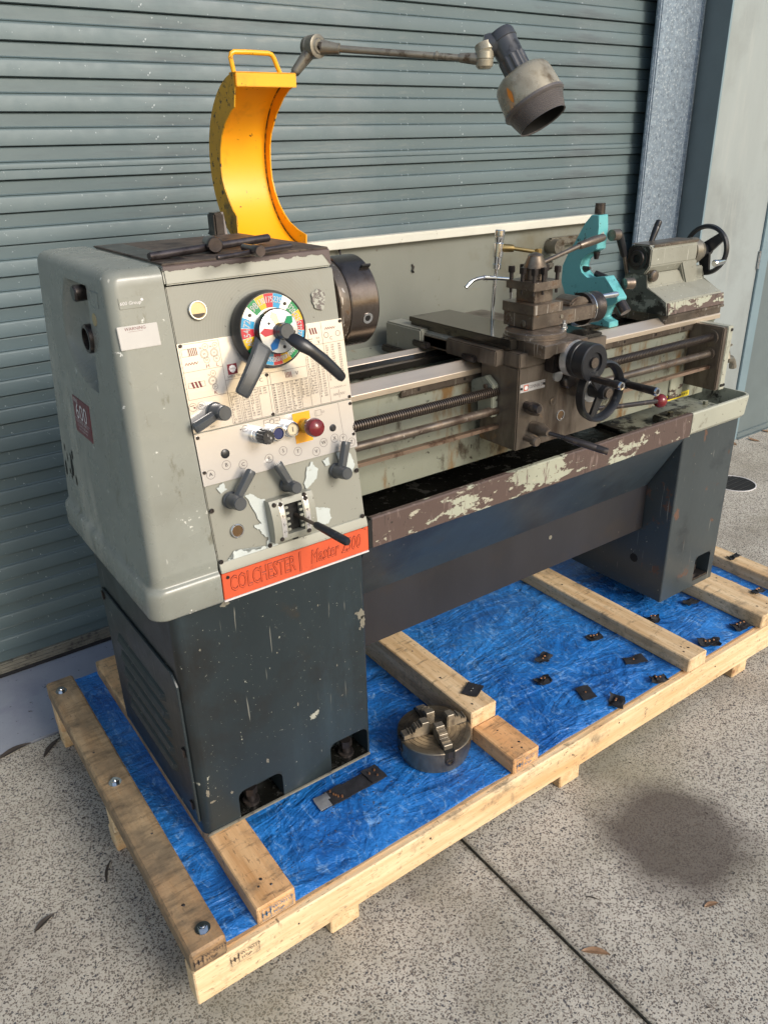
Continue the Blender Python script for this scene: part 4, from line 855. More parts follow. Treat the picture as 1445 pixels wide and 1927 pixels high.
for a, b in ((.0045, .4405), (.346, .4395), (.1655, .3610), (.1655, .2835), (.3455, .2845)): pscrew(a, b, up)
for a, b in ((.0045, .2705), (.345, .270), (.344, .205), (.0045, .203)): pscrew(a, b, lp)
for a, b in ((.005, .1264), (.004, .0205), (.1125, .0223), (.3403, .1252), (.3398, .0215)): pscrew(a, b, hs, .0002, .0048, 'cap_screw')
for a, b, r in ((.0526, .2293, .0092), (.2958, .2282, .0078)):
    g = MB(PM(a, b, .0008)); g.lathe((0, 0, 0), (0, 0, .003), [(0, r), (.5, r*.95), (1, r*.6)], 24); obj('blanking_plug', g, m_plastic, lp)
# sight glasses
for a, b, r, mm_ in ((.0505, .4985, .0150, m_glasslt), (.0489, .0730, .0115, m_glassdk)):
    g = MB(PM(a, b, 0)); g.lathe((0, 0, -.001), (0, 0, .003), [(0, r+.0025), (.8, r+.0025), (1, r+.0015), (1, r), (.4, r-.0005)], 32, False); sgl = obj('sight_glass', g, m_chrome, hs)
    g = MB(PM(a, b, .0006)); g.disc((0, 0), r, 0, 32); obj('glass', g, mm_, sgl, smooth=False)
    if r > .012:
        g = MB(PM(a, b, .0009)); g.poly([(r*.93*math.cos(t), r*.93*math.sin(t), 0) for t in [PI+.45+(PI-.9)*k/12 for k in range(13)]]); obj('oil_level', g, m_dark, sgl, smooth=False)
# paint loss on the panel
def blob(a, b, ra, rb, m_, sd3, par, n=40, h=.00015, jag=.45, name='paint_loss'):
    g = MB(PM(0, 0, h)); pts = []
    for k in range(n):
        t = 2*PI*k/n; f = 1+jag*mnoise.noise(Vector((math.cos(t)*1.6, math.sin(t)*1.6, sd3)))+.25*jag*mnoise.noise(Vector((math.cos(t)*6, math.sin(t)*6, sd3+4)))
        pts.append((a+ra*f*math.cos(t), b+rb*f*math.sin(t), 0))
    g.poly(pts); return obj(name, g, m_, par, smooth=False)
m_mottle = mat('mottled_bare_patch', (.13, .11, .10), .55, 0, (60, .3), [((.34, .34, .29), 140, .50, .54)], None)
blob(.3043, .4881, .0155, .019, m_mottle, 3, hs, jag=.3)
def patch(pts, m_=m_white, sub=6, sd4=0., amp=.0016):
    P = []
    n = len(pts)
    for i in range(n):
        p, q_ = Vector((*pts[i], 0)), Vector((*pts[(i+1) % n], 0))
        for k in range(sub):
            v = p.lerp(q_, k/sub); v += Vector((mnoise.noise(v*190+Vector((sd4, 0, 0))), mnoise.noise(v*190+Vector((0, sd4, 7))), 0))*amp*2; P.append(v)
    g = MB(PM(0, 0, .00018)); g.poly(P); obj('paint_loss', g, m_, hs, smooth=False)
patch([(.078, .138), (.090, .1385), (.106, .124), (.118, .118), (.1165, .060), (.1165, .034), (.130, .033), (.131, .014), (.108, .016), (.100, .025), (.088, .020), (.076, .026), (.064, .022), (.050, .033), (.034, .034), (.030, .016), (.022, .022), (.010, .004), (.345, .0105), (.345, .0035), (.006, .0005), (.012, .008), (.10, .012), (.112, .040), (.1, .05), (.094, .062), (.086, .071), (.102, .074), (.108, .088), (.098, .104)][:28], sd4=2)
patch([(.222, .158), (.237, .170), (.241, .158), (.248, .152), (.243, .136), (.232, .125), (.2155, .116), (.211, .128), (.217, .140)], sd4=5)
patch([(.2165, .075), (.236, .070), (.248, .066), (.262, .060), (.262, .040), (.254, .028), (.236, .034), (.216, .030)], sd4=9)
patch([(.262, .165), (.276, .17), (.277, .155), (.268, .150)], sd4=11); patch([(.298, .175), (.330, .168), (.338, .14), (.325, .118), (.308, .112), (.318, .135), (.300, .150)], sd4=14)
patch([(.022, .166), (.038, .176), (.042, .160), (.030, .155)], sd4=17)
# E-stop, buttons, selector
g = MB(PM()); g.box(.2068, .2462, .2138, .2752, .0006, .0016); es = obj('emergency_stop', g, mat('orange_backing_plate', (.80, .36, .01), .4, 0, (20, .08)), lp, smooth=False)
g = MB(PM(.2285, .2480, .0016)); g.lathe((0, 0, 0), (0, 0, .062), [(0, .0145), (.30, .0145), (.32, .0125), (.52, .0125)], 32); obj('collar', g, m_yellow2, es)
g = MB(PM(.2285, .2480, .0016)); g.lathe((0, 0, 0), (0, 0, .062), [(.42, .011), (.50, .012), (.58, .0185), (.74, .0195), (.88, .017), (.97, .010), (1, .001)], 36); obj('mushroom_button', g, m_red, es)
for a, b, c_ in ((.1617, .2472, (.012, .02, .09)), (.1945, .2486, (.60, .52, .36))):
    g = MB(PM(a, b, .0008)); g.lathe((0, 0, 0), (0, 0, .020), [(0, .0165), (.5, .0165), (.52, .0148), (.95, .0148), (1, .0138), (1, .0115), (.8, .0112)], 36, False); bt = obj('push_button', g, m_chrome, lp)
    g = MB(PM(a, b, .0008)); g.lathe((0, 0, .002), (0, 0, .0175), [(0, .0112), (.92, .0112), (1, .0100)], 30); cp = obj('button_cap', g, mat('button_plastic', c_, .35, 0, (20, .08)), bt)
    if c_[0] > .1:
        g = MB(PM(a, b, .0188)); g.rect(-.0009, -.005, .0009, .005); obj('mark', g, m_ink, bt, smooth=False)
g = MB(PM(.1235, .2515, .0008)); g.lathe((0, 0, 0), (0, 0, .026), [(0, .0165), (.4, .0165), (.42, .0150), (.95, .0150), (1, .014)], 36); ssw = obj('selector_switch', g, m_chrome, lp)
g = MB(PM(.1235, .2515, .0268)); n = 48; g.loft([[((.0142 if k % 4 < 2 else .0125)*f*math.cos(2*PI*k/n), (.0142 if k % 4 < 2 else .0125)*f*math.sin(2*PI*k/n), z) for k in range(n)] for z, f in ((0, 1), (.024, 1), (.028, .9))]); kb = obj('switch_knob', g, m_plastic, ssw)
g = MB(PM(.1235, .2515, .0552)); g.text('1', .007, (-.0015, .004, 0), depth=0); g.text('0', .007, (.004, -.002, 0), depth=0); obj('mark', g, m_cream, ssw, smooth=False, recalc=False)
# tapered cast levers: hub + paddle
def paddle(name, a, b, h, r, tip, hub_h, w0, w1, th, m_, par, tiph=0.012, tilt=None):
    w0, w1 = .0175, .0205
    g = MB(PM(a, b, 0)); g.lathe((0, 0, .0005), (0, 0, hub_h), [(0, r*1.28), (.10, r*1.28), (.14, r*1.12), (.74, r*1.06), (.78, r), (.95, r), (1, r*.9)], 36); hb = obj(name, g, m_, par)
    d = Vector((tip[0]-a, tip[1]-b, 0)); L = d.length; d.normalize(); nn = Vector((-d.y, d.x, 0)); rings = []
    for t in (0.1, .3, .5, .7, .9, .975, 1):
        c_ = Vector((a, b, h*.55+tiph*t*t))+d*L*t; w_ = (w0+(w1-w0)*t)*(1 if t < .96 else (.97 if t < .99 else .80)); tt = th*(1-.2*t)*(1 if t < .96 else .8)
        rings.append([tuple(c_+nn*w_*x_+Vector((0, 0, 1))*tt*y_) for x_, y_ in ((-.5, -.5), (.5, -.5), (.5, -.05), (.26, .5), (-.26, .5), (-.5, -.05))])
    g = MB(PM()); g.loft(rings); bmesh.ops.bevel(g.b, geom=list(g.b.edges), offset=.0006, segments=1, affect='EDGES'); obj('paddle', g, m_, hb, sharp=25)
    return hb
paddle('start_lever', .0465, .3135, .05, .0137, (-.0055, .2915), .052, .019, .0135, .017, m_knob, hs, -.006)
paddle('feed_lever', .0470, .1375, .045, .0135, (.0915, .1900), .047, .019, .0145, .013, m_knob, hs, .0)
paddle('feed_lever', .1700, .1375, .045, .0120, (.1470, .1905), .047, .018, .0125, .012, m_knob, hs, .0)
paddle('feed_lever', .2895, .1375, .045, .0130, (.3110, .1985), .047, .019, .0145, .013, m_knob, hs, .0)
# speed selector dial
DC = (.179, .446)
g = MB(PM(*DC, 0)); g.lathe((0, 0, 0), (0, 0, .034), [(0, .0725), (.35, .0735), (.60, .0728), (.80, .0705), (1, .0690), (1, .0670), (.93, .0665)], 96, False); dial = obj('speed_dial', g, m_plastic, hs)
g = MB(PM(*DC, .012))
for a0, mmx in ((2.35, None),):
    pass
colx = {'g': (.0, .22, .07), 'y': (.66, .40, .01), 'r': (.46, .006, .028), 'b': (.01, .28, .52), 'w': (.62, .64, .65)}
MD = {k: mat('dial_'+n_, v, .28, 0, (20, .05), coat=.3) for (k, v), n_ in zip(colx.items(), ('green', 'yellow', 'red', 'blue', 'white'))}
MD['w'] = mat('dial_aluminium', (.70, .72, .73), .22, .6, (20, .05))
MD['db'] = mat('pointer_blue', (.01, .11, .33), .3)
seq = [('54', 'r'), ('72', 'b'), ('', 'w'), ('98', 'g'), ('130', 'y'), ('175', 'r'), ('235', 'b'), ('', 'w'), ('320', 'g'), ('425', 'y'), ('570', 'r'), ('770', 'b'), ('', 'w'), ('1060', 'g'), ('1400', 'y'), ('1850', 'r'), ('2500', 'b'), ('', 'w'), ('30', 'g'), ('40', 'y')]
lt = MB(PM(*DC, .0327))
for i, (t_, ck) in enumerate(seq):
    ang = PI-i*PI/10; g = MB(PM(*DC, .0322)); n = 5; a0, a1 = ang-PI/20+.006, ang+PI/20-.006
    pts = [(.0662*math.cos(a0+(a1-a0)*k/n), .0662*math.sin(a0+(a1-a0)*k/n), 0) for k in range(n+1)]+[(.0405*math.cos(a1-(a1-a0)*k/n), .0405*math.sin(a1-(a1-a0)*k/n), 0) for k in range(n+1)]
    g.poly(pts); obj('dial_segment', g, MD[ck], dial, smooth=False)
    if t_: [lt.text(t_, .0185 if len(t_) < 3 else (.0165 if len(t_) == 3 else .0135), (.0545*math.cos(ang)+dd, .0545*math.sin(ang), 0), rot=ang-PI/2, depth=0, sx=.82 if len(t_) < 3 else .66) for dd in (-.0003, .0003)]
    else:
        g = MB(PM(DC[0]+.054*math.cos(ang), DC[1]+.054*math.sin(ang), .0324)); g.lathe((0, 0, 0), (0, 0, .002), [(0, .0032), (.6, .0032), (1, .0022)], 14); obj('dial_screw', g, m_dark, dial)
g = MB(PM(*DC, 0)); g.lathe((0, 0, .020), (0, 0, .0318), [(0, .0668), (1, .0668)], 64); obj('dial_face', g, MD['w'], dial)
obj('dial_numbers', lt, m_cream, dial, smooth=False, recalc=False)
DI = (.181, .4425)
g = MB(PM(*DI, 0)); g.lathe((0, 0, .032), (0, 0, .050), [(0, .0420), (.85, .0420), (1, .0408), (1, .040), (1.01, .0398)], 64); inn = obj('inner_dial', g, m_plastic, dial)
g = MB(PM(*DI, .0505)); g.lathe((0, 0, 0), (0, 0, .006), [(0, .0400), (1, .015)], 64); obj('inner_face', g, mat('polished_dial_face', (.72, .73, .72), .20, .5, (8, .06)), dial)
for an, ck in ((177, 'r'), (106, 'y'), (38, 'g'), (-122, 'db')):
    a_ = math.radians(an); ux, uy = math.cos(a_), math.sin(a_); px, py = -uy, ux
    hh = lambda r: .0517+.006*(.040-r)/.025
    g = MB(PM(*DI, 0)); g.poly([(ux*r+px*w_, uy*r+py*w_, hh(r)) for r, w_ in ((.014, -.0042), (.031, -.0078), (.0395, 0), (.031, .0078), (.014, .0042))]); obj('pointer', g, MD[ck], dial, smooth=False)
for an, r in ((140, .026), (-80, .030), (-10, .030), (-45, .0285)):
    a_ = math.radians(an); g = MB(PM(DI[0]+r*math.cos(a_), DI[1]+r*math.sin(a_), .053)); g.lathe((0, 0, 0), (0, 0, .0022), [(0, .0032), (.6, .003), (1, .002)], 12); obj('dial_screw', g, m_dark, dial)
g = MB(PM(*DI, 0)); g.lathe((0, 0, .050), (0, 0, .084), [(0, .0160), (.55, .0160), (.6, .0150), (.93, .0146), (1, .0130)], 40); obj('hub', g, m_knob, dial)
# lever 1: grey blade from the dial rim
rings = []
for (a, b, h), w_, t2 in (((.152, .4310, .034), .034, .012), ((.1435, .4200, .050), .0380, .016), ((.128, .4005, .056), .0350, .017), ((.105, .3710, .058), .0315, .016), ((.0840, .3440, .058), .0290, .015), ((.0812, .3405, .0575), .0250, .011)):
    d = Vector((-.62, -.78, 0)); nn = Vector((.78, -.62, 0)); c_ = Vector((a, b, h))
    rings.append([tuple(c_+nn*w_*x_+Vector((0, 0, 1))*t2*y_) for x_, y_ in ((-.5, -.3), (-.38, .35), (.25, .5), (.5, .2), (.5, -.5), (-.3, -.5))])
g = MB(PM()); g.loft(rings); bmesh.ops.bevel(g.b, geom=list(g.b.edges), offset=.0012, segments=2, affect='EDGES'); obj('range_lever', g, m_knob, dial, sharp=30)
# lever 2: black bent handle from the hub
pts = [(.182, .4345, .070), (.1900, .4260, .086), (.2030, .4130, .097), (.2170, .4015, .100), (.2400, .3800, .1), (.2620, .3560, .1), (.2745, .3420, .098), (.2775, .3385, .098)]
g = MB(PM()); rings = []
P = [Vector(p) for p in pts]
for i, p in enumerate(P):
    t = (P[min(i+1, 7)]-P[max(i-1, 0)]).normalized(); nn = Vector((0, 0, 1)).cross(t).normalized(); up_ = t.cross(nn)
    w_ = [.013, .0235, .026, .0215, .0215, .020, .0175, .013][i]; t2 = [.010, .014, .014, .0145, .016, .015, .014, .010][i]
    rings.append([tuple(p+nn*w_*.5*math.cos(a)*(1 if abs(math.cos(a)) > .9 else .86/.72*.95)+up_*t2*.5*math.sin(a)*1.1) for a in [2*PI*k/12 for k in range(12)]])
g.loft(rings); obj('speed_lever', g, m_plastic, dial, sharp=60)
# gate shift box
GM = PM(.165, .0735, 0)
g = MB(GM)
def gz(b): return .026*math.sqrt(max(0.02, 1-(b/.062)**2))+.002
side = []
for s_ in (-1, 1):
    x0, x1 = (-.0495, -.0190) if s_ < 0 else (.0210, .0495)
    n = 14
    outer = [(b, gz(b)) for b in [-.0440+.088*k/n for k in range(n+1)]]
    for k in range(n):
        g.poly([(x0, outer[k][0], outer[k][1]), (x1, outer[k][0], outer[k][1]), (x1, outer[k+1][0], outer[k+1][1]), (x0, outer[k+1][0], outer[k+1][1])])
    g.poly([(x0, b, h) for b, h in outer]+[(x0, .044, 0), (x0, -.044, 0)]); g.poly([(x1, b, h) for b, h in outer]+[(x1, .044, 0), (x1, -.044, 0)])
for b0, b1 in ((-.044, -.0315), (.0315, .044)):
    n = 4
    for k in range(n):
        u0, u1 = b0+(b1-b0)*k/n, b0+(b1-b0)*(k+1)/n
        g.poly([(-.0190, u0, gz(u0)), (.0210, u0, gz(u0)), (.0210, u1, gz(u1)), (-.0190, u1, gz(u1))])
    bi = b1 if b0 < 0 else b0
    g.poly([(-.0190, bi, gz(bi)), (.0210, bi, gz(bi)), (.0210, bi, 0), (-.0190, bi, 0)]); bo = b0 if b0 < 0 else b1
    g.poly([(-.0495, bo, 0), (.0495, bo, 0), (.0495, bo, gz(bo)), (-.0495, bo, gz(bo))])
bmesh.ops.remove_doubles(g.b, verts=g.b.verts, dist=.0002)
gb = obj('shift_gate', g, m_cast, hs, 'curved shift gate with numbered strips')
g = MB(GM); g.rect(-.0185, -.031, .0205, .031, .004); obj('gate_cavity', g, m_black, gb, smooth=False)
for s_ in (-1, 1):
    for k in range(5):
        b = -.022+.0115*k; xo = -.019 if s_ < 0 else .021
        g = MB(GM); g.box(min(xo, xo-s_*.0085), max(xo, xo-s_*.0085), b-.0026, b+.0026, gz(b)-.004, gz(b)-.0005, .0012); obj('gate_tooth', g, m_cast, gb)
    g = MB(GM); xm = -.0265 if s_ < 0 else .0300; n = 12
    for k in range(n):
        u0, u1 = -.037+.074*k/n, -.037+.074*(k+1)/n
        g.poly([(xm-.0052, u0, gz(u0)+.0006), (xm+.0052, u0, gz(u0)+.0006), (xm+.0052, u1, gz(u1)+.0006), (xm-.0052, u1, gz(u1)+.0006)])
    st_ = obj('number_strip', g, m_alu, gb)
    g = MB(GM)
    for t_, b in zip(('1', '3', '5', '7') if s_ < 0 else ('2', '4', '6', '8'), (.026, .009, -.008, -.0235)):
        g.text(t_, .0085, (xm-.0005, b, gz(b)+.0008), depth=.0002); g.poly([(xm+.003*-s_, b-.0004, gz(b)+.001), (xm+.0052*-s_, b-.0004, gz(b)+.001), (xm+.0052*-s_, b+.0004, gz(b)+.001), (xm+.003*-s_, b+.0004, gz(b)+.001)])
    obj('lettering', g, m_ink, gb, smooth=False, recalc=False)
for x, b in ((-.040, .036), (.030, .040), (-.0265, .034), (-.034, -.038), (.029, -.037), (.0305, .0325)):
    g = MB(GM); g.lathe((x, b, gz(b)-.001), (x, b, gz(b)+.004), [(0, .0045), (.7, .0045), (1, .0035)], 14); obj('gate_screw', g, m_dark, gb)
g = MB(PM(.1725, .0209, .0003)); g.disc((0, 0), .0062, 0, 20); obj('drain_hole', g, m_black, hs, smooth=False)
g = MB(PM()); g.cyl((.1770, .0722, .006), (.1840, .0625, .076), .0042, .0038); sl_ = obj('shift_lever', g, m_steel, hs)
g = MB(PM()); g.lathe((.1836, .0630, .074), (.2060, .0365, .156), [(0, .0062), (.05, .0076), (.7, .0088), (.72, .0084), (.74, .0088), (.95, .0086), (1, .0065)], 20); obj('grip', g, m_plastic, sl_)
# engraved rings on the panel (turned swirl marks)
# name plate
g = MB(); g.box(.2400, .5905, -.0012, .012, .8030, .8613, .0008); npl = obj('name_plate', g, m_orange, lathe)
for hh, mm_, ol in ((-.0014, m_orange_d, True), (-.0022, m_orange, False)):
    g = MB(yface(0, hh, 0)); kw = dict(outline=.024) if ol else {}
    g.text('COLCHESTER', .0500, (.3300, .8325, 0), sx=.490, depth=0, **kw); obj('raised_lettering', g, mm_, npl, recalc=ol, smooth=ol); g = MB(yface(0, hh, 0)); g.text('Master 2500', .0450, (.5050, .8320, 0), sx=.560, shear=.18, depth=0, **kw)
    if ol: g.line((.4145, .8085), (.4145, .8560), .0020, -.0001); g.line((.4180, .8085), (.4180, .8560), .0010, -.0001)
    obj('raised_lettering', g, mm_, npl, recalc=ol, smooth=ol)
g = MB(); g.cyl((.252, -.0012, .852), (.252, -.003, .852), .0035, seg=16); obj('rivet', g, m_dark, npl)
g = MB(); g.box(.2395, .591, -.0025, .014, .7985, .8022, .0008); obj('plate_trim', g, m_cream, npl)
g = MB(); g.box(.236, .5885, .012, .55, .795, .8675); 
obj('head_base', g, m_blue, lathe, smooth=False)
# warning plate on cover front
CM = Matrix(((1, 0, 0, .135), (0, kk/q, -1/q, fy(1.31)+.0022), (0, 1/q, kk/q, 1.31), (0, 0, 0, 1)))
g = MB(CM); g.box(.0035, .0755, 0, .0400, -.001, .0010, .0008); wp = obj('warning_plate', g, m_warn, ec)
g = MB(CM @ Matrix.Translation((0, 0, .0012))); g.text('WARNING', .0078, (.035, .0345, 0), depth=0); g.line((.022, .0298), (.048, .0298), .0004, 0); obj('lettering', g, m_inkred, wp, smooth=False, recalc=False)
g = MB(CM @ Matrix.Translation((.016, .068, 0))); g.box(0, .045, 0, .019, -.001, .0006, .0005); mk = obj('makers_plate', g, m_cover, ec)
g = MB(CM @ Matrix.Translation((.016, .068, .0009))); g.text('600 Group', .0085, (.020, .0092, 0), depth=0, shear=.2); g.disc((.041, .013), .0025, 0, 10); obj('lettering', g, m_cream, mk, smooth=False, recalc=False)
# ---------- chuck on the spindle
ax = lambda x: (x, .215, 1.309)
g = MB(); g.cyl(ax(.585), ax(.622), .075, seg=48); g.lathe(ax(.622), ax(.648), [(0, .094), (.08, .0962), (.92, .0962), (1, .0955)], 72); ck = obj('chuck', g, m_steel, lathe, 'brown steel chuck on the spindle nose')
g = MB(); g.lathe(ax(.6488), ax(.722), [(0, .0970), (.04, .0985), (.94, .0985), (1, .0950), (1, .02)], 72); obj('chuck_body', g, mat('chuck_body_steel', (.14, .118, .105), .25, .9, (8, .2), [((.06, .04, .03), 9, .55, .7)], (300, .00008, (1, .1, .1)), roughvar=.08), ck)
g = MB(); a_ = math.radians(-14); cen = Vector((.690, .215-.0985*math.cos(a_), 1.309+.0985*math.sin(a_))); dirn = Vector((0, -math.cos(a_), math.sin(a_)))
g.lathe(cen-dirn*.004, cen+dirn*.0012, [(0, .012), (1, .012), (1.05, .0095), (.9, .0065)], 24, False); ks = obj('key_socket', g, m_chrome, ck)
g = MB(); g.cyl(cen-dirn*.002, cen+dirn*.0006, .0085, seg=4); obj('square_hole', g, m_black, ck)
g = MB(); a_ = math.radians(52); cen = Vector((.708, .215-.0975*math.cos(a_), 1.309+.0975*math.sin(a_))); g.box(-.010, .012, -.010, .010, -.002, .0022, local=Matrix.Translation(cen) @ Matrix.Rotation(-(PI/2-a_)*1, 4, 'X')); obj('jaw_slot', g, m_black, ck, smooth=False)
# ---------- yellow chuck guard
GC = (.455, 1.585)
def garc(r, a0, a1, n): return [(GC[0]+r*math.cos(math.radians(a0+(a1-a0)*k/n)), GC[1]+r*math.sin(math.radians(a0+(a1-a0)*k/n))) for k in range(n+1)]
g = MB(); o_ = garc(.1885, 86, -88, 40); i_ = garc(.1855, 86, -88, 40); g.prism(o_+i_[::-1], 'x', .602, .7475); cg = obj('chuck_guard', g, m_yellow, lathe, 'raised yellow curved chuck guard')
def flange(x0, x1, inner, a0=86, a1=-62):
    g = MB(); g.prism(garc(.190, a0, a1, 36)+inner[::-1], 'x', x0, x1); return g
L_in = [(.474, 1.7455), (.486, 1.706), (.503, 1.700), (.541, 1.676), (.565, 1.652), (.578, 1.626), (.587, 1.59), (.586, 1.560), (.577, 1.535), (.562, 1.510), (.545, 1.490), (.529, 1.478), (.529, 1.425)]
obj('side_flange', flange(.599, .602, L_in, 84, -63), m_yellow2, cg, 'left flange with scuffed paint', smooth=False)
R_in = [(.472, 1.750), (.500, 1.742), (.527, 1.728), (.568, 1.695), (.601, 1.655), (.612, 1.628), (.616, 1.602), (.617, 1.575), (.615, 1.551), (.604, 1.521), (.587, 1.494), (.565, 1.472), (.54, 1.454), (.50, 1.438), (.462, 1.4285)]
obj('side_flange', flange(.7475, .7505, R_in, 84, -87), m_yellow, cg, smooth=False)
g = MB(); g.box(.600, .7500, .4655, .469, 1.7455, 1.7745, .0012); g.box(.600, .7500, .4655, .50, 1.7715, 1.7745, .001); obj('top_plate', g, m_yellow, cg)
g = MB(); g.tube([(.7466, y, z) for y, z in garc(.1850, 80, -84, 40)], .0018, 8); obj('weld_seam', g, m_weld, cg)
hpts = []
for x, z in ((.602, 1.774), (.5975, 1.802), (.600, 1.8085), (.607, 1.812), (.640, 1.8125), (.690, 1.812), (.698, 1.8095), (.703, 1.803), (.716, 1.774)): hpts.append((x, .478, z))
g = MB(); g.tube(hpts, .0052, 12); obj('handle', g, m_yellow, cg)
g = MB(); g.box(.6005, .70, .475, .505, 1.30, 1.40, .004); obj('guard_bracket', g, m_dark, cg)
g = MB(); g.box(.527, .552, .495, .535, 1.436, 1.490, .004); obj('hinge_block', g, m_dark, cg)
g = MB(); g.prism([(.50, 1.436), (.515, 1.49), (.535, 1.49), (.60, 1.436)], 'x', .553, .560); obj('hinge_bracket', g, m_dark, cg)
g = MB(); g.cyl((.52, .505, 1.385), (.75, .505, 1.385), .010); obj('hinge_rod', g, m_dark, cg)

# ---------- work lamp
J1 = Vector((.882, .60, 1.843)); J0 = Vector((.66, .51, 1.60)); J2 = Vector((1.169, .30, 1.800))
lamp = MB(); base = Vector((.700, .675, 1.628)); lamp.tube([J1, base+(J1-base)*.12, base, (.695, .675, 1.60), (.69, .66, 1.45), (.66, .56, 1.32), (.62, .49, 1.30)], .0082, 16); lm = obj('work_lamp', lamp, m_arm, lathe, 'jointed work lamp with grey reflector')
dj = (J1-base).normalized(); g = MB(); g.lathe(J1-dj*.075, J1-dj*.012, [(0, .011), (.3, .0125), (1, .016)], 20); obj('socket', g, m_arm, lm)
vcam = Vector((-.80, -1.8, .2)).normalized()
g = MB(); g.lathe(J1+Vector((.012, .02, 0))*0-Vector((.004, -.022, 0)), J1+Vector((.004, -.022, 0))*1.0, [(0, .024), (.3, .026), (.34, .0245), (.40, .026), (.9, .026), (.93, .022), (.93, .018), (1.0, .015)], 32); jt = obj('elbow_joint', g, m_arm, lm)
g = MB(); g.cyl(J1+Vector((.004, -.020, 0)), J1+Vector((.0055, -.028, 0)), .009, seg=6); obj('joint_bolt', g, m_dark, lm)
a2 = J2; da = (a2-J1).normalized(); g = MB(); g.lathe(J1+da*.018, J1+da*.065, [(0, .0175), (.8, .0125), (1, .0125)], 20); g.cyl(J1+da*.06, a2-da*.02, .0082, .0072, seg=16); g.lathe(a2-da*.060, a2-da*.012, [(0, .0095), (.1, .0105), (1, .0135)], 16); g.cyl(J1+da*.30, J1+da*.305, .0105); obj('arm', g, m_arm, lm)
g = MB(); g.lathe(a2+Vector((0, 0, -.020)), a2+Vector((0, 0, .020)), [(0, .014), (.15, .020), (.45, .021), (.5, .0195), (.55, .021), (.9, .020), (1, .012)], 28); obj('swivel', g, m_shade, lm)
g = MB(); g.cyl(a2+Vector((0, 0, .018)), a2+Vector((0, 0, .026)), .007, seg=6); obj('joint_bolt', g, m_dark, lm)
# head placed with its axis tipped down and to the right
Cm = Vector((m[0][3], m[1][3], m[2][3]))
HT = Vector((1.21275, .30053, 1.85577)); rvw = (HT-Cm).normalized(); hd = (Rx*.447-Ux*.894); hd = (hd-rvw*hd.dot(rvw)).normalized(); hd = (hd-rvw*.36).normalized()
def ray_at(u, v, depth): return Cm+(F+Rx*((u-722.5)/1473.877)-Ux*((v-963.5)/1473.877))*depth
HB = HT+hd*.232
g = MB(); g.lathe(HT, HB, [(0, .026), (.0, .030), (.03, .0335), (.10, .0345), (.105, .0325), (.27, .031), (.28, .0315)], 40); obj('lamp_cap', g, m_lampdark, lm)
g = MB()
L2 = (HB-HT).length; n = 48; u0 = Vector((0, 0, 1)).cross(hd).normalized(); v0_ = hd.cross(u0); rg = []
for t in (.27, .275, .435, .44):
    rr_ = .0305 if t in (.27, .44) else .0325
    rg.append([tuple(HT+hd*L2*t+(u0*math.cos(2*PI*k/n)+v0_*math.sin(2*PI*k/n))*(rr_ if k % 4 < 2 else rr_-.0022)) for k in range(n)])
g.loft(rg); obj('ribbed_collar', g, m_lampdark, lm)
g = MB(); g.lathe(HT, HB, [(.43, .028), (.435, .036), (.455, .052), (.49, .0635), (.53, .0685), (.62, .0710), (.765, .0735), (.78, .0735), (.78, .071), (.60, .066), (.47, .04)], 56, False); obj('reflector', g, m_shade, lm)
pf = [(.765, .0705), (.775, .0755), (.80, .0760), (.815, .0725)]
for k in range(10): pf += [(.82+.016*k, .0700-.0012*k), (.828+.016*k, .0682-.0012*k)]
pf += [(.985, .0590), (.98, .056), (.80, .058)]
g = MB(); g.lathe(HT, HB, pf, 56, False); obj('ribbed_hood', g, mat('ribbed_hood_plastic', (.12, .108, .105), .4, .2, (9, .2)), lm, smooth=False)
g = MB(); g.lathe(HT, HB, [(.972, .0555), (.79, .0573), (.75, .056), (.70, .001)], 40, False); obj('lamp_inside', g, m_black, lm)  # black cone: the shade inside the hood is put into its colour
sw = HT+hd*.030+(-Rx*.030); g = MB(); g.lathe(sw-Rx*.020, sw+Rx*.015, [(0, .021), (.3, .024), (1, .026)], 28); obj('side_socket', g, m_lampdark, lm)
g = MB(); g.lathe(a2+Vector((.010, 0, 0)), sw-Rx*.018, [(0, .015), (.4, .020), (.5, .024), (1, .024)], 28); obj('side_collar', g, m_shade, lm)
g = MB(); cch = HT+hd*L2*.66; 
nr = (-Rx*.80-F*.55).normalized(); nr = (nr-hd*nr.dot(hd)).normalized(); tr_ = hd.cross(nr)
pts_o = []
for k in range(18):
    t = 2*PI*k/18; u_ = .006*math.cos(t)*(1+.3*mnoise.noise(Vector((t, 1, 1)))); v_ = .016*math.sin(t)*(1+.3*mnoise.noise(Vector((t, 5, 1))))
    ang = u_/.072; pts_o.append(cch+hd*v_+(nr*math.cos(ang)+tr_*math.sin(ang))*.0733)
g.poly(pts_o); obj('orange_sticker', g, mat('old_orange_sticker', (.62, .22, .03), .5), lm, smooth=False)  # remnant of a torn orange sticker on the reflector

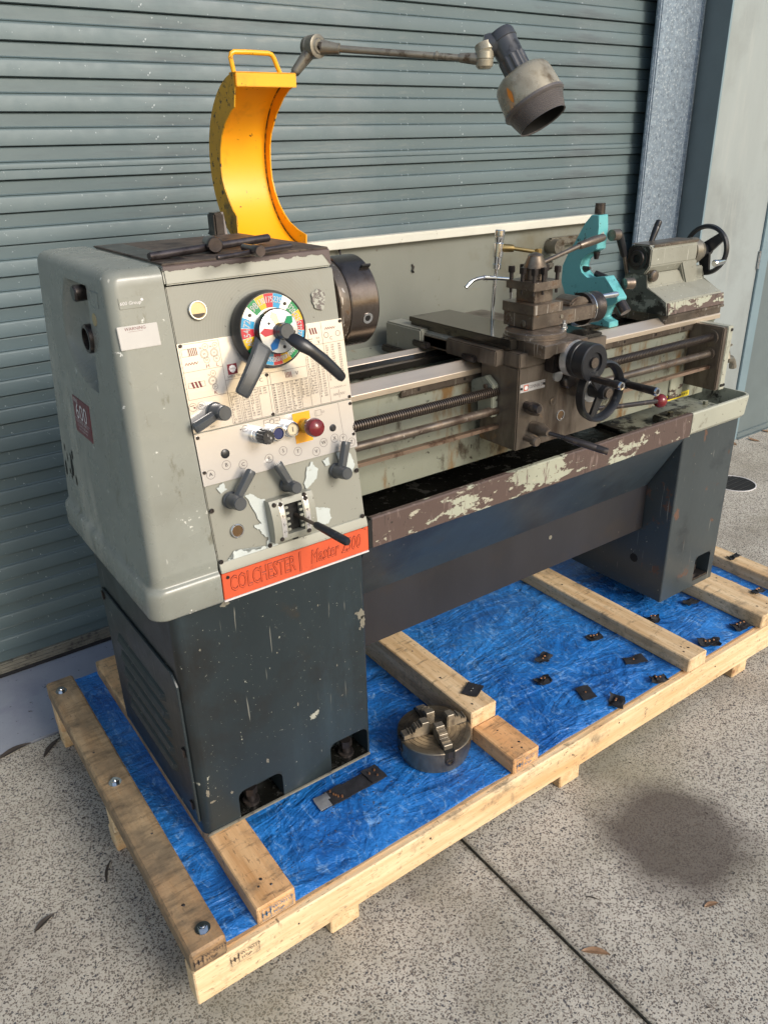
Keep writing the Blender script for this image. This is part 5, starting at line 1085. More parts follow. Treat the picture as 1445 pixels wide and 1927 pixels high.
# ---------- carriage (parts of the lathe, one mesh per piece)
g = MB(); g.box(1.003, 1.297, -.030, .100, .947, 1.150, .003); apr = obj('apron', g, m_apron, lathe)
g = MB(); g.box(1.0015, 1.298, -.033, .096, 1.151, 1.183, .002); g.box(.975, 1.30, .02, .20, 1.148, 1.186, .003); g.box(.985, 1.315, .20, .44, 1.148, 1.180, .003); sad = obj('saddle', g, m_apron, lathe)
g = MB(); g.prism([(.985, 1.150), (.985, 1.178), (1.028, 1.196), (1.03, 1.150)], 'y', .095, .30, .003); g.box(.975, 1.03, .30, .455, 1.120, 1.190, .004); obj('saddle_wing', g, m_cast, sad, 'chipped green paint on the left wing')
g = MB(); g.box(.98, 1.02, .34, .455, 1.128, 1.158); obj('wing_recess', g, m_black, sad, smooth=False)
g = MB(); g.box(.962, .98, .33, .46, 1.110, 1.128, .003); obj('wing_bar', g, m_dark, sad)
g = MB(); g.box(.968, .985, .085, .135, 1.146, 1.162, .003); obj('way_wiper', g, m_dark, sad)
g = MB(); g.box(.968, .985, .27, .33, 1.146, 1.162, .003); obj('way_wiper', g, m_dark, sad)
g = MB(); g.box(1.000, 1.128, .0, .375, 1.186, 1.2105, .0015); g.prism([(.995, 1.199), (1.134, 1.199), (1.134, 1.2115), (.995, 1.2115)], 'y', .03, .376, .0015); csl = obj('cross_slide', g, m_slide, lathe, 'flat cross slide shining with oil')
g = MB(); g.prism([(1.026, 1.178), (1.026, 1.2075), (1.166, 1.2075), (1.166, 1.178), (1.135, 1.178), (1.125, 1.186), (1.055, 1.186), (1.045, 1.178)], 'y', -.085, .10, .0012, 1); obj('slide_front', g, m_steel, csl)
g = MB(); g.box(1.17, 1.29, -.025, .16, 1.184, 1.192, .002); obj('saddle_top_plate', g, m_slide, sad)
g = MB(); g.lathe((1.092, .012, 1.208), (1.092, .012, 1.2225), [(0, .073), (.35, .073), (.4, .0715), (.9, .0715), (1, .070)], 64); obj('swivel_base', g, m_steel, csl)
g = MB(); g.cyl((1.142, -.030, 1.2225), (1.142, -.030, 1.226), .0095); g.cyl((1.142, -.030, 1.226), (1.142, -.030, 1.235), .0072, seg=6); g.cyl((1.142, -.030, 1.235), (1.142, -.030, 1.242), .0040, seg=12); obj('clamp_nut', g, m_chrome, csl)
g = MB(); g.box(1.070, 1.288, .0, .098, 1.2235, 1.2562, .0012); g.box(1.074, 1.235, .004, .094, 1.203+.02, 1.2236); cmp_ = obj('top_slide', g, m_steel, lathe)
g = MB(); g.box(1.0675, 1.1645, -.0035, .1015, 1.2566, 1.2795, .0012); obj('slide_block', g, m_steel, cmp_)
g = MB(); g.cyl((1.0698, .030, 1.2085+.026), (1.0665, .030, 1.2085+.026), .0085, seg=20); g.cyl((1.165, -.0002, 1.243), (1.165, -.002, 1.243), .005, seg=16); obj('screw', g, m_arm, cmp_)
g = MB(); g.lathe((1.288, .049, 1.238), (1.345, .049, 1.238), [(0, .040), (.25, .040), (.28, .0385), (.40, .0385), (.42, .0375), (.60, .0375), (.65, .0385), (.95, .0385), (1, .036)], 48); hwc = obj('top_slide_wheel', g, m_dark, cmp_)
g = MB(); g.lathe((1.292, .049, 1.238), (1.306, .049, 1.238), [(0, .0392), (1, .0392)], 48); obj('graduated_collar', g, m_chrome, cmp_)
g = MB(); g.lathe((1.345, .040, 1.262), (1.408, .036, 1.262), [(0, .006), (.9, .0075), (1, .006)], 16); obj('wheel_handle', g, m_chrome, cmp_)
g = MB(); g.prism([(1.215, 1.2562), (1.222, 1.268), (1.240, 1.276), (1.262, 1.276), (1.280, 1.268), (1.288, 1.2562)], 'y', .020, .080, .004); obj('nut_housing', g, m_steel, cmp_)
# toolpost
tpo = MB(); tpo.box(1.0905, 1.150, .018, .080, 1.2797, 1.3105, .0012); tp = obj('tool_post', tpo, m_steel, lathe, 'square four way tool post')
g = MB(); g.box(1.066, 1.156, -.0015, .090, 1.3107, 1.3295, .0012); obj('tool_block', g, m_steel, tp)
for x, y in ((1.073, .080), (1.073, .043), (1.073, .006), (1.103, .006), (1.148, .006), (1.148, .043), (1.148, .080), (1.112, .082)):
    g = MB(); g.cyl((x, y, 1.3297), (x, y, 1.3455), .0048, seg=12); g.box(x-.0062, x+.0062, y-.0062, y+.0062, 1.3455, 1.3605, .0014); g.cyl((x, y, 1.3106), (x, y, 1.3), .0035, seg=12); obj('clamp_screw', g, m_dark, tp)
g = MB(); g.lathe((1.111, .043, 1.3297), (1.111, .043, 1.3900), [(0, .0245), (.02, .0255), (.42, .0255), (.44, .0275), (.47, .0275), (.86, .0175), (.90, .0175), (.96, .012), (1, .004)], 48); obj('clamp_cone', g, m_steel, tp)
hA, hB, hC = Vector((1.125, .044, 1.362)), Vector((1.262, .045, 1.392)), Vector((1.346, .045, 1.405)); g = MB(); g.cyl(hA, hB, .0052, .0058, seg=16); lv = obj('clamp_lever', g, m_steel, tp)
g = MB(); g.lathe(hB-(hC-hB)*.04, hC, [(0, .0075), (.04, .009), (.5, .0105), (.95, .0095), (1, .008)], 20); obj('grip', g, m_steel, tp)
# coolant pipe
cp = MB(); cp.tube([(1.1290, .20, 1.2115), (1.129, .20, 1.24), (1.1335, .20, 1.30), (1.1375, .2, 1.345)], .0050, 14); cpo = obj('coolant_pipe', cp, m_chrome, lathe)
g = MB(); g.lathe((1.1375, .20, 1.335), (1.146, .20, 1.427), [(0, .0095), (.12, .0115), (.14, .0095), (.30, .0105), (.32, .0125), (.66, .0125), (.68, .0105), (.72, .0105), (.74, .0112), (.84, .0112), (.86, .0122), (.98, .0122), (1, .011)], 28); obj('valve_body', g, m_chrome, cpo)
g = MB(); g.lathe((1.148, .195, 1.385), (1.172, .178, 1.383), [(0, .009), (.3, .010), (1, .009)], 20); g.cyl((1.172, .178, 1.383), (1.215, .14, 1.374), .0052); obj('valve_arm', g, m_brass, cpo)
g = MB(); g.tube([(1.205+.012*math.cos(t)*.3, .150+.012*math.cos(t)*.2, 1.365+.010*math.sin(t)) for t in [2*PI*k/16 for k in range(15)]], .0011, 6); g.box(1.208, 1.224, .130, .143, 1.369, 1.382, .002); obj('split_ring', g, m_brass, cpo)
g = MB(); g.tube([(1.038, .20, 1.301), (1.048, .20, 1.309), (1.058, .20, 1.3145), (1.072, .20, 1.3175), (1.094, .20, 1.3185)], .0045, 12); g.lathe((1.094, .2, 1.3185), (1.135, .2, 1.313), [(0, .0068), (.06, .0072), (.1, .0058), (1, .0056)], 16); g.cyl((1.135, .2, 1.313), (1.18, .2, 1.306), .0045); g.tube([(1.18, .2, 1.306), (1.19, .2, 1.29), (1.19, .2, 1.215)], .0045, 10); obj('coolant_nozzle', g, m_chrome, cpo)
# apron fittings
g = MB(yface(1.009, -.0303, 1.0905)); g.box(0, .081, 0, .0200, 0, .0008); tl = obj('oil_plate', g, m_alu, apr, smooth=False)
g = MB(yface(1.009, -.0313, 1.0905)); g.text('TONNA 33', .0115, (.050, .0098, 0), depth=0); obj('lettering', g, m_ink, tl, smooth=False, recalc=False)
g = MB(yface(1.009, -.0313, 1.0905)); g.rect(.0115, .003, .0255, .0170); obj('oil_badge', g, mat('pale_red_badge', (.45, .10, .06), .4), tl, smooth=False)
g = MB(yface(1.009, -.0316, 1.0905)); g.poly([(.0185+.0052*math.cos(t), .0100+.0050*math.sin(t), 0) for t in [2*PI*k/20 for k in range(20)]]); obj('shell_emblem', g, m_cream, tl, smooth=False)
for x in (1.0125, 1.0865):
    g = MB(); g.cyl((x, -.031, 1.1005), (x, -.0335, 1.1005), .003, seg=12); obj('screw', g, m_dark, tl)
def yl(x, y0, y1, z, prof, seg=28): gq = MB(); gq.lathe((x, y0, z), (x, y1, z), prof, seg); return gq
obj('push_knob', yl(1.030, -.030, -.075, 1.058, [(0, .010), (.4, .010), (.45, .0125), (.8, .0125), (1, .009)]), m_dark, apr)
g = MB(); g.lathe((1.044, -.030, 1.050), (1.044, -.066, 1.050), [(0, .016), (.4, .018), (.8, .015), (1, .009)], 8); obj('hex_knob', g, m_apron, apr)
obj('plug', yl(1.121, -.030, -.0335, 1.049, [(0, .0095), (.8, .0095), (1, .008)]), m_steel, apr)
g = MB(); g.lathe((1.152, -.030, 1.008), (1.152, -.0325, 1.008), [(0, .0135), (1, .0135), (1.05, .0115), (.5, .0113)], 32, False); sgo = obj('sight_glass', g, m_chrome, apr)
g = MB(); g.cyl((1.152, -.0302, 1.008), (1.152, -.0309, 1.008), .0113); obj('glass', g, m_glassdk, sgo)
g = MB(); g.lathe((1.058, -.030, .998), (1.053, -.088, .9985), [(0, .0155), (.45, .0165), (.55, .0165), (1, .0085)], 28); fl = obj('feed_engage_lever', g, m_apron, apr)
g = MB(); g.cyl((1.053, -.080, .9985), (1.074, -.125, .991), .0052); g.lathe((1.072, -.121, .992), (1.128, -.205, .968), [(0, .0065), (.1, .0082), (.7, .0090), (.72, .0084), (.74, .009), (1, .0078)], 20); obj('lever_arm', g, m_dark, fl)
obj('pull_knob', yl(1.034, -.030, -.072, .9755, [(0, .007), (.6, .007), (.65, .0115), (.9, .012), (1, .010)]), m_apron, apr)
# cross-slide handwheel
X1, Z1 = 1.1265, 1.1650
g = yl(X1, -.030, -.075, Z1-.0, [(0, .026), (.5, .024), (.6, .034), (1, .042)], 40); g.box(1.085, 1.15, -.06, -.03, 1.13, 1.177, .003); cw = obj('cross_slide_screw', g, m_dark, apr)
obj('graduated_collar', yl(X1, -.0755, -.0935, Z1, [(0, .0425), (1, .0415)], 64), m_alu2, cw)
g = yl(X1, -.0935, -.145, Z1, [(0, .040), (.06, .0425), (.30, .0425), (.33, .0405), (.38, .0405), (.42, .0430), (.95, .0430), (1, .0405), (1, .0240), (.90, .0225), (.90, .0130), (.96, .0125), (.96, .001)], 64); hw1 = obj('handwheel', g, m_plastic, cw)
g = yl(X1, -.1385, -.1455, Z1, [(0, .0130), (1, .012)], 32); obj('hub_nut', g, m_steel, cw)
g = MB(); g.lathe((X1-.006, -.143, Z1-.034), (X1-.006, -.228, Z1-.0345), [(0, .006), (.05, .0062), (.1, .0078), (.85, .0090), (.92, .0095), (1, .0085)], 24); obj('wheel_handle', g, m_dark, cw)
g = MB(); g.lathe((X1-.006, -.226, Z1-.0345), (X1-.006, -.230, Z1-.0345), [(0, .0094), (1, .0088), (.8, .0055)], 24, False); obj('handle_tip', g, m_chrome, cw)
obj('index_plate', yl(1.130, -.030, -.036, 1.112, [(0, .014), (1, .014)]), m_alu2, apr)
obj('dark_plug', yl(1.160, -.030, -.050, 1.096, [(0, .018), (.8, .018), (1, .015)]), m_dark, apr)
# apron handwheel
X2, Z2 = 1.205, 1.076
g = yl(X2, -.030, -.062, Z2, [(0, .030), (.8, .030), (1, .028)], 40); ah = obj('apron_wheel_hub', g, m_apron, apr)
obj('graduated_collar', yl(X2, -.0625, -.080, Z2, [(0, .0335), (1, .0330)], 64), m_alu2, ah)
g = MB()
for k in range(40):
    a_ = 2*PI*k/40; d = .0335; l_ = .004 if k % 5 else .0075
    g.box(-.0005, .0005, -l_, 0, -.0002, .0005, local=Matrix.Translation((X2+d*math.cos(a_), -.0805, Z2+d*math.sin(a_))) @ Matrix.Rotation(-a_+PI/2, 4, 'Y') @ Matrix.Rotation(0, 4, 'X') @ Matrix.Translation((0, .0175, 0)))
obj('graduation', g, m_ink, ah, smooth=False)
# rim as swept profile, spokes, handle
g = MB(); n = 64; rings = []
for k in range(n):
    a_ = 2*PI*k/n; ca, sa = math.cos(a_), math.sin(a_)
    rings.append([(X2+r*ca, y, Z2+r*sa) for r, y in ((.060, -.098), (.067, -.088), (.0735, -.092), (.0755, -.104), (.0745, -.114), (.0700, -.117), (.0650, -.112), (.0612, -.105))])
rings.append(rings[0]); g.loft(rings, caps=False); bmesh.ops.remove_doubles(g.b, verts=g.b.verts, dist=1e-5); rim = obj('handwheel', g, m_plastic, ah)
g = yl(X2, -.078, -.125, Z2, [(0, .020), (.6, .020), (.9, .0175), (1, .0165)], 36); obj('wheel_boss', g, m_plastic, ah)
g = yl(X2, -.125, -.131, Z2, [(0, .0120), (1, .0115)], 32); obj('hub_cap', g, m_steel, ah)
for an in (8, 128, 248):
    a_ = math.radians(an); ca, sa = math.cos(a_), math.sin(a_); g = MB(); rings = []
    for t in (0, .5, 1):
        r = .012+.052*t; w_ = .012-.003*t; c_ = Vector((X2+r*ca, -.108+.003*t, Z2+r*sa)); nn = Vector((-sa, 0, ca))
        rings.append([tuple(c_+nn*w_*x_+Vector((0, 1, 0))*y_*.006) for x_, y_ in ((-1, .8), (-1, -.4), (0, -1), (1, -.4), (1, .8))])
    g.loft(rings); obj('spoke', g, m_plastic, ah)
hx, hz = X2+.068*math.cos(math.radians(8)), Z2+.068*math.sin(math.radians(8))
g = MB(); g.cyl((hx, -.095, hz), (hx, -.128, hz), .0135, .0115, seg=28); obj('handle_boss', g, m_plastic, ah)
g = MB(); g.lathe((hx, -.128, hz), (hx, -.214, hz), [(0, .0075), (.08, .0088), (.85, .0098), (.92, .0104), (1, .0095)], 24); obj('wheel_handle', g, m_dark, ah)
g = MB(); g.lathe((hx, -.212, hz), (hx, -.216, hz), [(0, .0103), (1, .0096), (.8, .006)], 24, False); obj('handle_tip', g, m_chrome, ah)
# control lever with red ball
g = MB(); g.tube([(1.30, .005, .985), (1.40, -.010, .975), (1.552, -.020, .962)], .0065, 12); cl = obj('clutch_lever', g, m_dark, apr)
g = MB(); g.sphere((1.568, -.020, .960), .0195, 28, 18); obj('red_ball', g, m_red, cl)
# lead screw bracket on the apron
g = MB(); g.prism([(.035, 1.02), (.035, 1.100), (.062, 1.118), (.112, 1.098), (.112, 1.070), (.085, 1.060), (.085, 1.02)], 'x', .983, 1.0028, .002); br = obj('screw_bracket', g, m_bed, apr)
g = MB()
for y, z in ((.055, 1.095), (.052, 1.030)): g.cyl((.983, y, z), (.976, y, z), .0055, seg=14)
obj('screw', g, m_dark, br)
g = MB(); g.box(1.298, 1.325, .010, .09, 1.06, 1.125, .006); obj('right_bracket', g, m_tray2, apr)
# ---------- tailstock
g = MB(); g.prism([(.174, 1.286), (.174, 1.334), (.182, 1.343), (.240, 1.343), (.252, 1.332), (.256, 1.286), (.24, 1.262), (.19, 1.262)], 'x', 1.716, 1.935, .003)
g.prism([(.186, 1.262), (.180, 1.225), (.150, 1.212), (.108, 1.192), (.102, 1.156), (.31, 1.156), (.31, 1.19), (.262, 1.22), (.256, 1.262)], 'x', 1.722, 1.995, .003)
g.prism([(1.862, 1.288), (1.940, 1.288), (1.962, 1.203), (1.905, 1.205)], 'y', .1735, .256, .004)
ts = obj('tailstock', g, m_cast, lathe, 'grey green tailstock with chipped paint')
g = MB(); g.prism([(.183, 1.262), (.177, 1.225), (.147, 1.213), (.106, 1.1925), (.100, 1.1555), (.312, 1.1555), (.312, 1.19), (.264, 1.22), (.258, 1.262)], 'x', 1.7165, 1.7215); g.prism([(.176, 1.288), (.176, 1.333), (.184, 1.341), (.238, 1.341), (.25, 1.331), (.254, 1.288), (.238, 1.264), (.192, 1.264)], 'x', 1.712, 1.7155); obj('nose_face', g, mat('dark_green_casting', (.10, .10, .082), .5, 0, (12, .3), [((.24, .24, .20), 16, .56, .58), ((.018, .015, .012), 11, .52, .56)], (90, .0004)), ts, smooth=False)  # end face in a darker green than the tailstock body
g = MB(); g.box(1.7225, 2.00, .098, .315, 1.1475, 1.1553, .001); g.box(1.7225, 1.995, .105, .30, 1.128, 1.1473, .001); obj('base_plate', g, m_steel, ts)
g = MB(); g.prism([(.1065, 1.1900), (.1005, 1.1570), (.0985, 1.1570), (.1045, 1.1900)], 'x', 1.7235, 1.9965); obj('worn_band', g, m_tray, ts, smooth=False)
g = MB(); g.lathe((1.712, .215, 1.306), (1.704, .215, 1.306), [(0, .032), (.5, .032), (.6, .024), (1, .022), (1, .012), (.2, .011)], 40, False); obj('quill', g, m_dark, ts)
g = MB(); g.cyl((1.709, .215, 1.306), (1.7085, .215, 1.306), .0115); obj('quill_bore', g, m_black, ts)
obj('lock_stud', yl(1.738, .186, .165, 1.258, [(0, .017), (.7, .017), (.9, .014), (1, .006)]), m_steel, ts)
g = MB(); g.box(1.728, 1.9355, .1735, .1765, 1.338, 1.3445); g.box(1.72, 1.935, .186, .25, 1.3432, 1.3448); obj('worn_top', g, m_steel, ts, smooth=False)
g = MB(); g.lathe((1.935, .215, 1.306), (1.995, .205, 1.306), [(0, .036), (.2, .036), (.22, .039), (.60, .039), (.62, .034), (.9, .030), (1, .022)], 40); obj('feed_collar', g, m_arm, ts)
XW = 2.022
g = MB(); rings = []
for k in range(64):
    a_ = 2*PI*k/64; ca, sa = math.cos(a_), math.sin(a_)
    rings.append([(x, .2025+r*ca, 1.304+r*sa) for r, x in ((.062, XW), (.067, XW-.009), (.0745, XW-.007), (.0765, XW+.002), (.074, XW+.009), (.067, XW+.008))])
rings.append(rings[0]); g.loft(rings, caps=False); bmesh.ops.remove_doubles(g.b, verts=g.b.verts, dist=1e-5); tw = obj('tailstock_wheel', g, m_plastic, ts)
g = MB(); g.lathe((1.985, .2025, 1.304), (2.035, .2025, 1.304), [(0, .022), (1, .018)], 28); obj('wheel_boss', g, m_plastic, ts)
for an in (140, 20, 260):
    a_ = math.radians(an); ca, sa = math.cos(a_), math.sin(a_); g = MB(); rings = []
    for t in (0, 1):
        r = .014+.052*t; w_ = .019-.006*t; c_ = Vector((XW-.008+.004*t, .2025+r*ca, 1.304+r*sa)); nn = Vector((0, -sa, ca))
        rings.append([tuple(c_+nn*w_*x_+Vector((1, 0, 0))*y_*.005) for x_, y_ in ((-1, 1), (-1, -1), (1, -1), (1, 1))])
    g.loft(rings); obj('spoke', g, m_plastic, ts)
g = MB(); g.lathe((1.96, .128, 1.276), (2.02, .133, 1.276), [(0, .0095), (.7, .011), (1, .006)][::-1] if False else [(0, .0075), (.1, .0105), (.9, .0085), (1, .006)], 18); obj('wheel_handle', g, m_chrome, ts)
g = MB(); g.cyl((1.712, .25, 1.262), (1.690, .25, 1.318), .0055); tlv = obj('quill_lock_lever', g, m_steel, ts)
g = MB(); g.lathe((1.692, .25, 1.312), (1.654, .25, 1.386), [(0, .0085), (.1, .0100), (.6, .0115), (.75, .0118), (.95, .010), (1, .006)], 20); obj('grip', g, m_plastic, ts)
g = MB(); g.lathe((1.800, .25, 1.32), (1.838, .25, 1.400), [(0, .0065), (.3, .008), (.6, .0095), (.75, .0100), (.78, .0093), (.81, .0100), (.97, .009), (1, .007)], 20); obj('clamp_lever', g, m_plastic, ts)

# ================================================================== STEADY REST (stands on the bed)
st = thing('steady_rest', 'turquoise steady rest with three knurled thumbscrews standing on the bed', 'steady rest', (1.52, .22, 1.146))
poly = [(.224, 1.438), (.197, 1.438), (.1945, 1.405), (.195, 1.350), (.214, 1.342), (.234, 1.333), (.248, 1.318), (.2525, 1.300), (.243, 1.283), (.222, 1.271), (.190, 1.277), (.158, 1.283), (.134, 1.258), (.107, 1.231), (.108, 1.223), (.120, 1.211), (.141, 1.207), (.150, 1.195), (.158, 1.172), (.149, 1.166), (.128, 1.163), (.126, 1.1475), (.330, 1.1475), (.330, 1.163), (.300, 1.170), (.290, 1.205), (.302, 1.228), (.316, 1.25), (.316, 1.296), (.296, 1.335), (.274, 1.364), (.253, 1.400), (.239, 1.420)]
g = MB(); g.prism(poly, 'x', 1.503, 1.541, .0022, 1); obj('frame', g, m_teal, st, smooth=False)
g = MB(); g.cyl((1.522, .2115, 1.440), (1.522, .2115, 1.467), .0145, .0135, seg=24); obj('thumbscrew', g, m_dark, st)
g = MB(); g.cyl((1.522, .210, 1.342), (1.522, .210, 1.322), .010, .006, seg=18); obj('jaw_tip', g, m_dark, st)
g = MB(); g.cyl((1.541, .180, 1.385), (1.566, .180, 1.385), .0150, seg=24); obj('thumbscrew', g, m_steel, st)
g = MB(); g.cyl((1.545, .125, 1.262), (1.572, .118, 1.262), .0150, seg=24); obj('thumbscrew', g, m_steel, st)
g = MB(); g.cyl((1.522, .113, 1.216), (1.522, .092, 1.193), .0150, seg=24); obj('thumbscrew', g, m_dark, st)
g = MB(); g.cyl((1.522, .252, 1.290), (1.522, .228, 1.296), .011, .004, seg=18); obj('jaw_tip', g, m_dark, st)
g = MB(); g.cyl((1.530, .215, 1.283), (1.548, .150, 1.262), .0085, seg=18); obj('jaw_rod', g, m_dark, st)

# ================================================================== CHUCK KEYS on the lid
m_key = mat('dark_tool_steel', (.10, .085, .085), .30, .8, (20, .3), [((.05, .04, .04), 30, .55, .7)], (200, .0001))
def key(label, A, B, hub, hubdir, r, hr, hl, m_):
    A, B, hub, hubdir = Vector(A), Vector(B), Vector(hub), Vector(hubdir).normalized()
    t_ = thing('chuck_key', label, 'chuck key', (hub.x, hub.y, 1.444), 'chuck keys lying on the headstock lid')
    d = (B-A).normalized(); g = MB(); g.lathe(A, B, [(0, r*.8), (.01, r), (.99, r), (1, r*.8)], 20); obj('cross_bar', g, m_, t_)
    g = MB(); g.lathe(hub-hubdir*.014, hub+hubdir*hl, [(0, hr*.85), (.05, hr), (.32, hr), (.40, hr*.8), (.9, hr*.72), (1, hr*.7)], 24); obj('stem', g, m_, t_)
key('larger T shaped chuck key with long bar on the left of the lid', (.240, .150, 1.4505), (.517, .215, 1.4570), (.375, .166, 1.4590), (.25, .9, -.02), .0078, .0150, .085, m_key)
key('smaller T shaped chuck key with thin bar nearer the lid front edge', (.322, .040, 1.4508), (.497, .088, 1.4530), (.405, .046, 1.4550), (.1, .95, -.01), .0048, .0105, .07, m_key)

# ================================================================== LOOSE CHUCK on the tarp
lc = thing('four_jaw_chuck', 'loose round four jaw chuck lying face up on the blue tarp', 'chuck', (.752, -.036, .165))
cx, cy, cz = .752, -.036, .1680
g = MB(); prof = [(0, .090), (.01, .0925), (.025, .0965), (.064, .0970), (.066, .0955), (.0675, .092)]
for r in (.080, .0685, .0570, .0455, .0360): prof += [(.0677, r+.0009), (.0665, r+.0006), (.0665, r-.0003), (.0677, r-.0006)]
prof += [(.0677, .0265), (.062, .0245), (.02, .0240)]
g.lathe((cx, cy, cz), (cx, cy, cz+1), prof, 96, False, rel=False); obj('body', g, mat('aged_chuck_steel', (.26, .215, .155), .34, .85, (9, .25), [((.10, .08, .065), 8, .52, .7), ((.40, .30, .16), 11, .6, .75)], (200, .0001), roughvar=.1), lc)
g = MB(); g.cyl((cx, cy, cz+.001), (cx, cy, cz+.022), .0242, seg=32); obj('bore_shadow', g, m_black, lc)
m_jaw = mat('worn_jaw_steel', (.27, .235, .185), .42, .7, (20, .25), [((.12, .10, .08), 22, .55, .7)], (200, .0001))
for i, (an, off) in enumerate(((-104, .020), (-12, .034), (78, .020), (166, .020))):
    T = Matrix.Translation((cx, cy, cz+.0677)) @ Matrix.Rotation(math.radians(an), 4, 'Z')
    ext = .090 if i in (1, 3) else .086
    g = MB(T); steps = [(off, off+.020, .030), (off+.020, off+.040, .021), (off+.040, min(ext, off+.062), .012)]
    poly_ = [(off, -.002), (off, .037), (off+.019, .037), (off+.0195, .026), (off+.038, .026), (off+.0385, .014), (ext, .014), (ext, -.002)]
    g.prism(poly_, 'y', -.0120, .0120, .0012, 1); jw = obj('jaw', g, m_jaw, lc)
    g = MB(T)
    for k in range(8): g.box(off-.0018, off, -.0105, .0105, .001+.0043*k, .0032+.0043*k)
    for x_, z_ in ((off+.023, .0262), (off+.031, .0262), (off+.043, .0142), (off+.051, .0142)): g.box(x_, x_+.0026, -.0117, .0117, z_, z_+.0034)
    obj('serration', g, m_jaw, jw, smooth=False)
    g = MB(T); g.box(.060, .0975, -.0135, .0135, -.0675+.036, .0004); obj('slot', g, m_black, jw, smooth=False)
    g = MB(T); g.lathe((.092, 0, -.030), (.0992, 0, -.030), [(0, .0125), (.95, .0125), (1, .0115), (1, .0072), (.5, .0070)], 24, False); g.box(.0974, .0985, -.0065, .0065, -.0185, .0003); obj('adjusting_screw', g, m_dark, jw)
# ================================================================== SCRAPS
strap = thing('rubber_strap', 'long black strip with rivets and a silver taped end beside the cabinet foot', 'strap', (.49, -.02, .165))
def cloth(pts, z, nx=8, ny=5, amp=.004, seed=0, thick=.002, curl=0.):
    """bilinear patch over 4 corners, crumpled, with thickness"""
    A, B, Cc, D = [Vector((*p, 0)) for p in pts]; top = []; g = MB()
    for j in range(ny+1):
        row = []
        for i in range(nx+1):
            u, v = i/nx, j/ny; p = (A*(1-u)+B*u)*(1-v)+(D*(1-u)+Cc*u)*v
            n1 = mnoise.noise(Vector((p.x*45+seed*3.1, p.y*45, seed))); n2 = mnoise.noise_vector(Vector((p.x*70, p.y*70+seed*2, seed)))
            edge = max(0, abs(u-.5)*2-.35)
            row.append(Vector((p.x+n2.x*amp*.8, p.y+n2.y*amp*.8, z+thick+amp*.5+amp*n1*1.2+curl*edge*edge)))
        top.append(row)
    for r in top:
        for p in r: p.z = max(p.z, z+thick)
    V = [[g.b.verts.new(p) for p in r] for r in top]; W_ = [[g.b.verts.new(p-Vector((0, 0, thick))) for p in r] for r in top]
    for j in range(ny):
        for i in range(nx):
            g.b.faces.new((V[j][i], V[j][i+1], V[j+1][i+1], V[j+1][i])); g.b.faces.new((W_[j+1][i], W_[j+1][i+1], W_[j][i+1], W_[j][i]))
    for i in range(nx):
        g.b.faces.new((W_[0][i], W_[0][i+1], V[0][i+1], V[0][i])); g.b.faces.new((V[ny][i], V[ny][i+1], W_[ny][i+1], W_[ny][i]))
    for j in range(ny):
        g.b.faces.new((V[j][0], V[j+1][0], W_[j+1][0], W_[j][0])); g.b.faces.new((W_[j][nx], W_[j+1][nx], V[j+1][nx], V[j][nx]))
    return g
obj('band', cloth([(.400, -.043), (.583, -.045), (.583, .004), (.402, .001)], .1665, 18, 5, .002, 3), m_rubber, strap)
obj('overlap', cloth([(.430, -.046), (.480, -.048), (.482, .004), (.432, .003)], .1695, 6, 5, .002, 5), m_rubber, strap)
obj('end_tab', cloth([(.548, -.044), (.592, -.047), (.590, .006), (.545, .006)], .1700, 6, 5, .003, 9), m_rubber, strap)
obj('silver_tape', cloth([(.398, -.0425), (.436, -.044), (.438, .0015), (.400, .001)], .1698, 6, 5, .0022, 7, .001), m_silver, strap)
for x, y in ((.449, -.018), (.455, -.030), (.447, -.004), (.463, -.036), (.452, -.024), (.560, -.012), (.573, -.030), (.577, -.010)):
    g = MB(); g.cyl((x, y, .1720), (x, y, .1770), .0030, .0022, seg=10); obj('rivet', g, m_copper, strap)
SC = [(1.269, .064, 20, .052, .036, .010, 'small crumpled black scrap left of the middle of the tarp between the timbers'),
      (1.191, -.007, -10, .050, .036, .012, 'black scrap with frayed corner near the end of the tall timber'),
      (1.483, .052, -8, .058, .034, .006, 'folded black pad with three copper rivets just left of the long timber'),
      (1.252, -.119, 70, .062, .050, .003, 'flat black pad with pointed end and a single rivet, mid tarp'),
      (1.490, -.100, -20, .072, .034, .003, 'flat black oblong pad with one small rivet near the end of the long timber'),
      (1.284, -.202, 30, .050, .044, .011, 'crumpled black scrap touching the front beam'),
      (1.467, -.206, -25, .058, .036, .010, 'creased black scrap close to the front beam and timber end'),
      (1.721, .006, -30, .050, .030, .010, 'black scrap half hidden behind the long timber'),
      (1.943-.03, -.004, 0, .060, .036, .009, 'plain folded black scrap below the right foot of the lathe'),
      (1.747, -.189, -35, .066, .040, .012, 'spiky black scrap with rivets right of the long timber end'),
      (1.915, -.190, -20, .066, .040, .010, 'black scrap with three rivets beside the front beam near the right')]
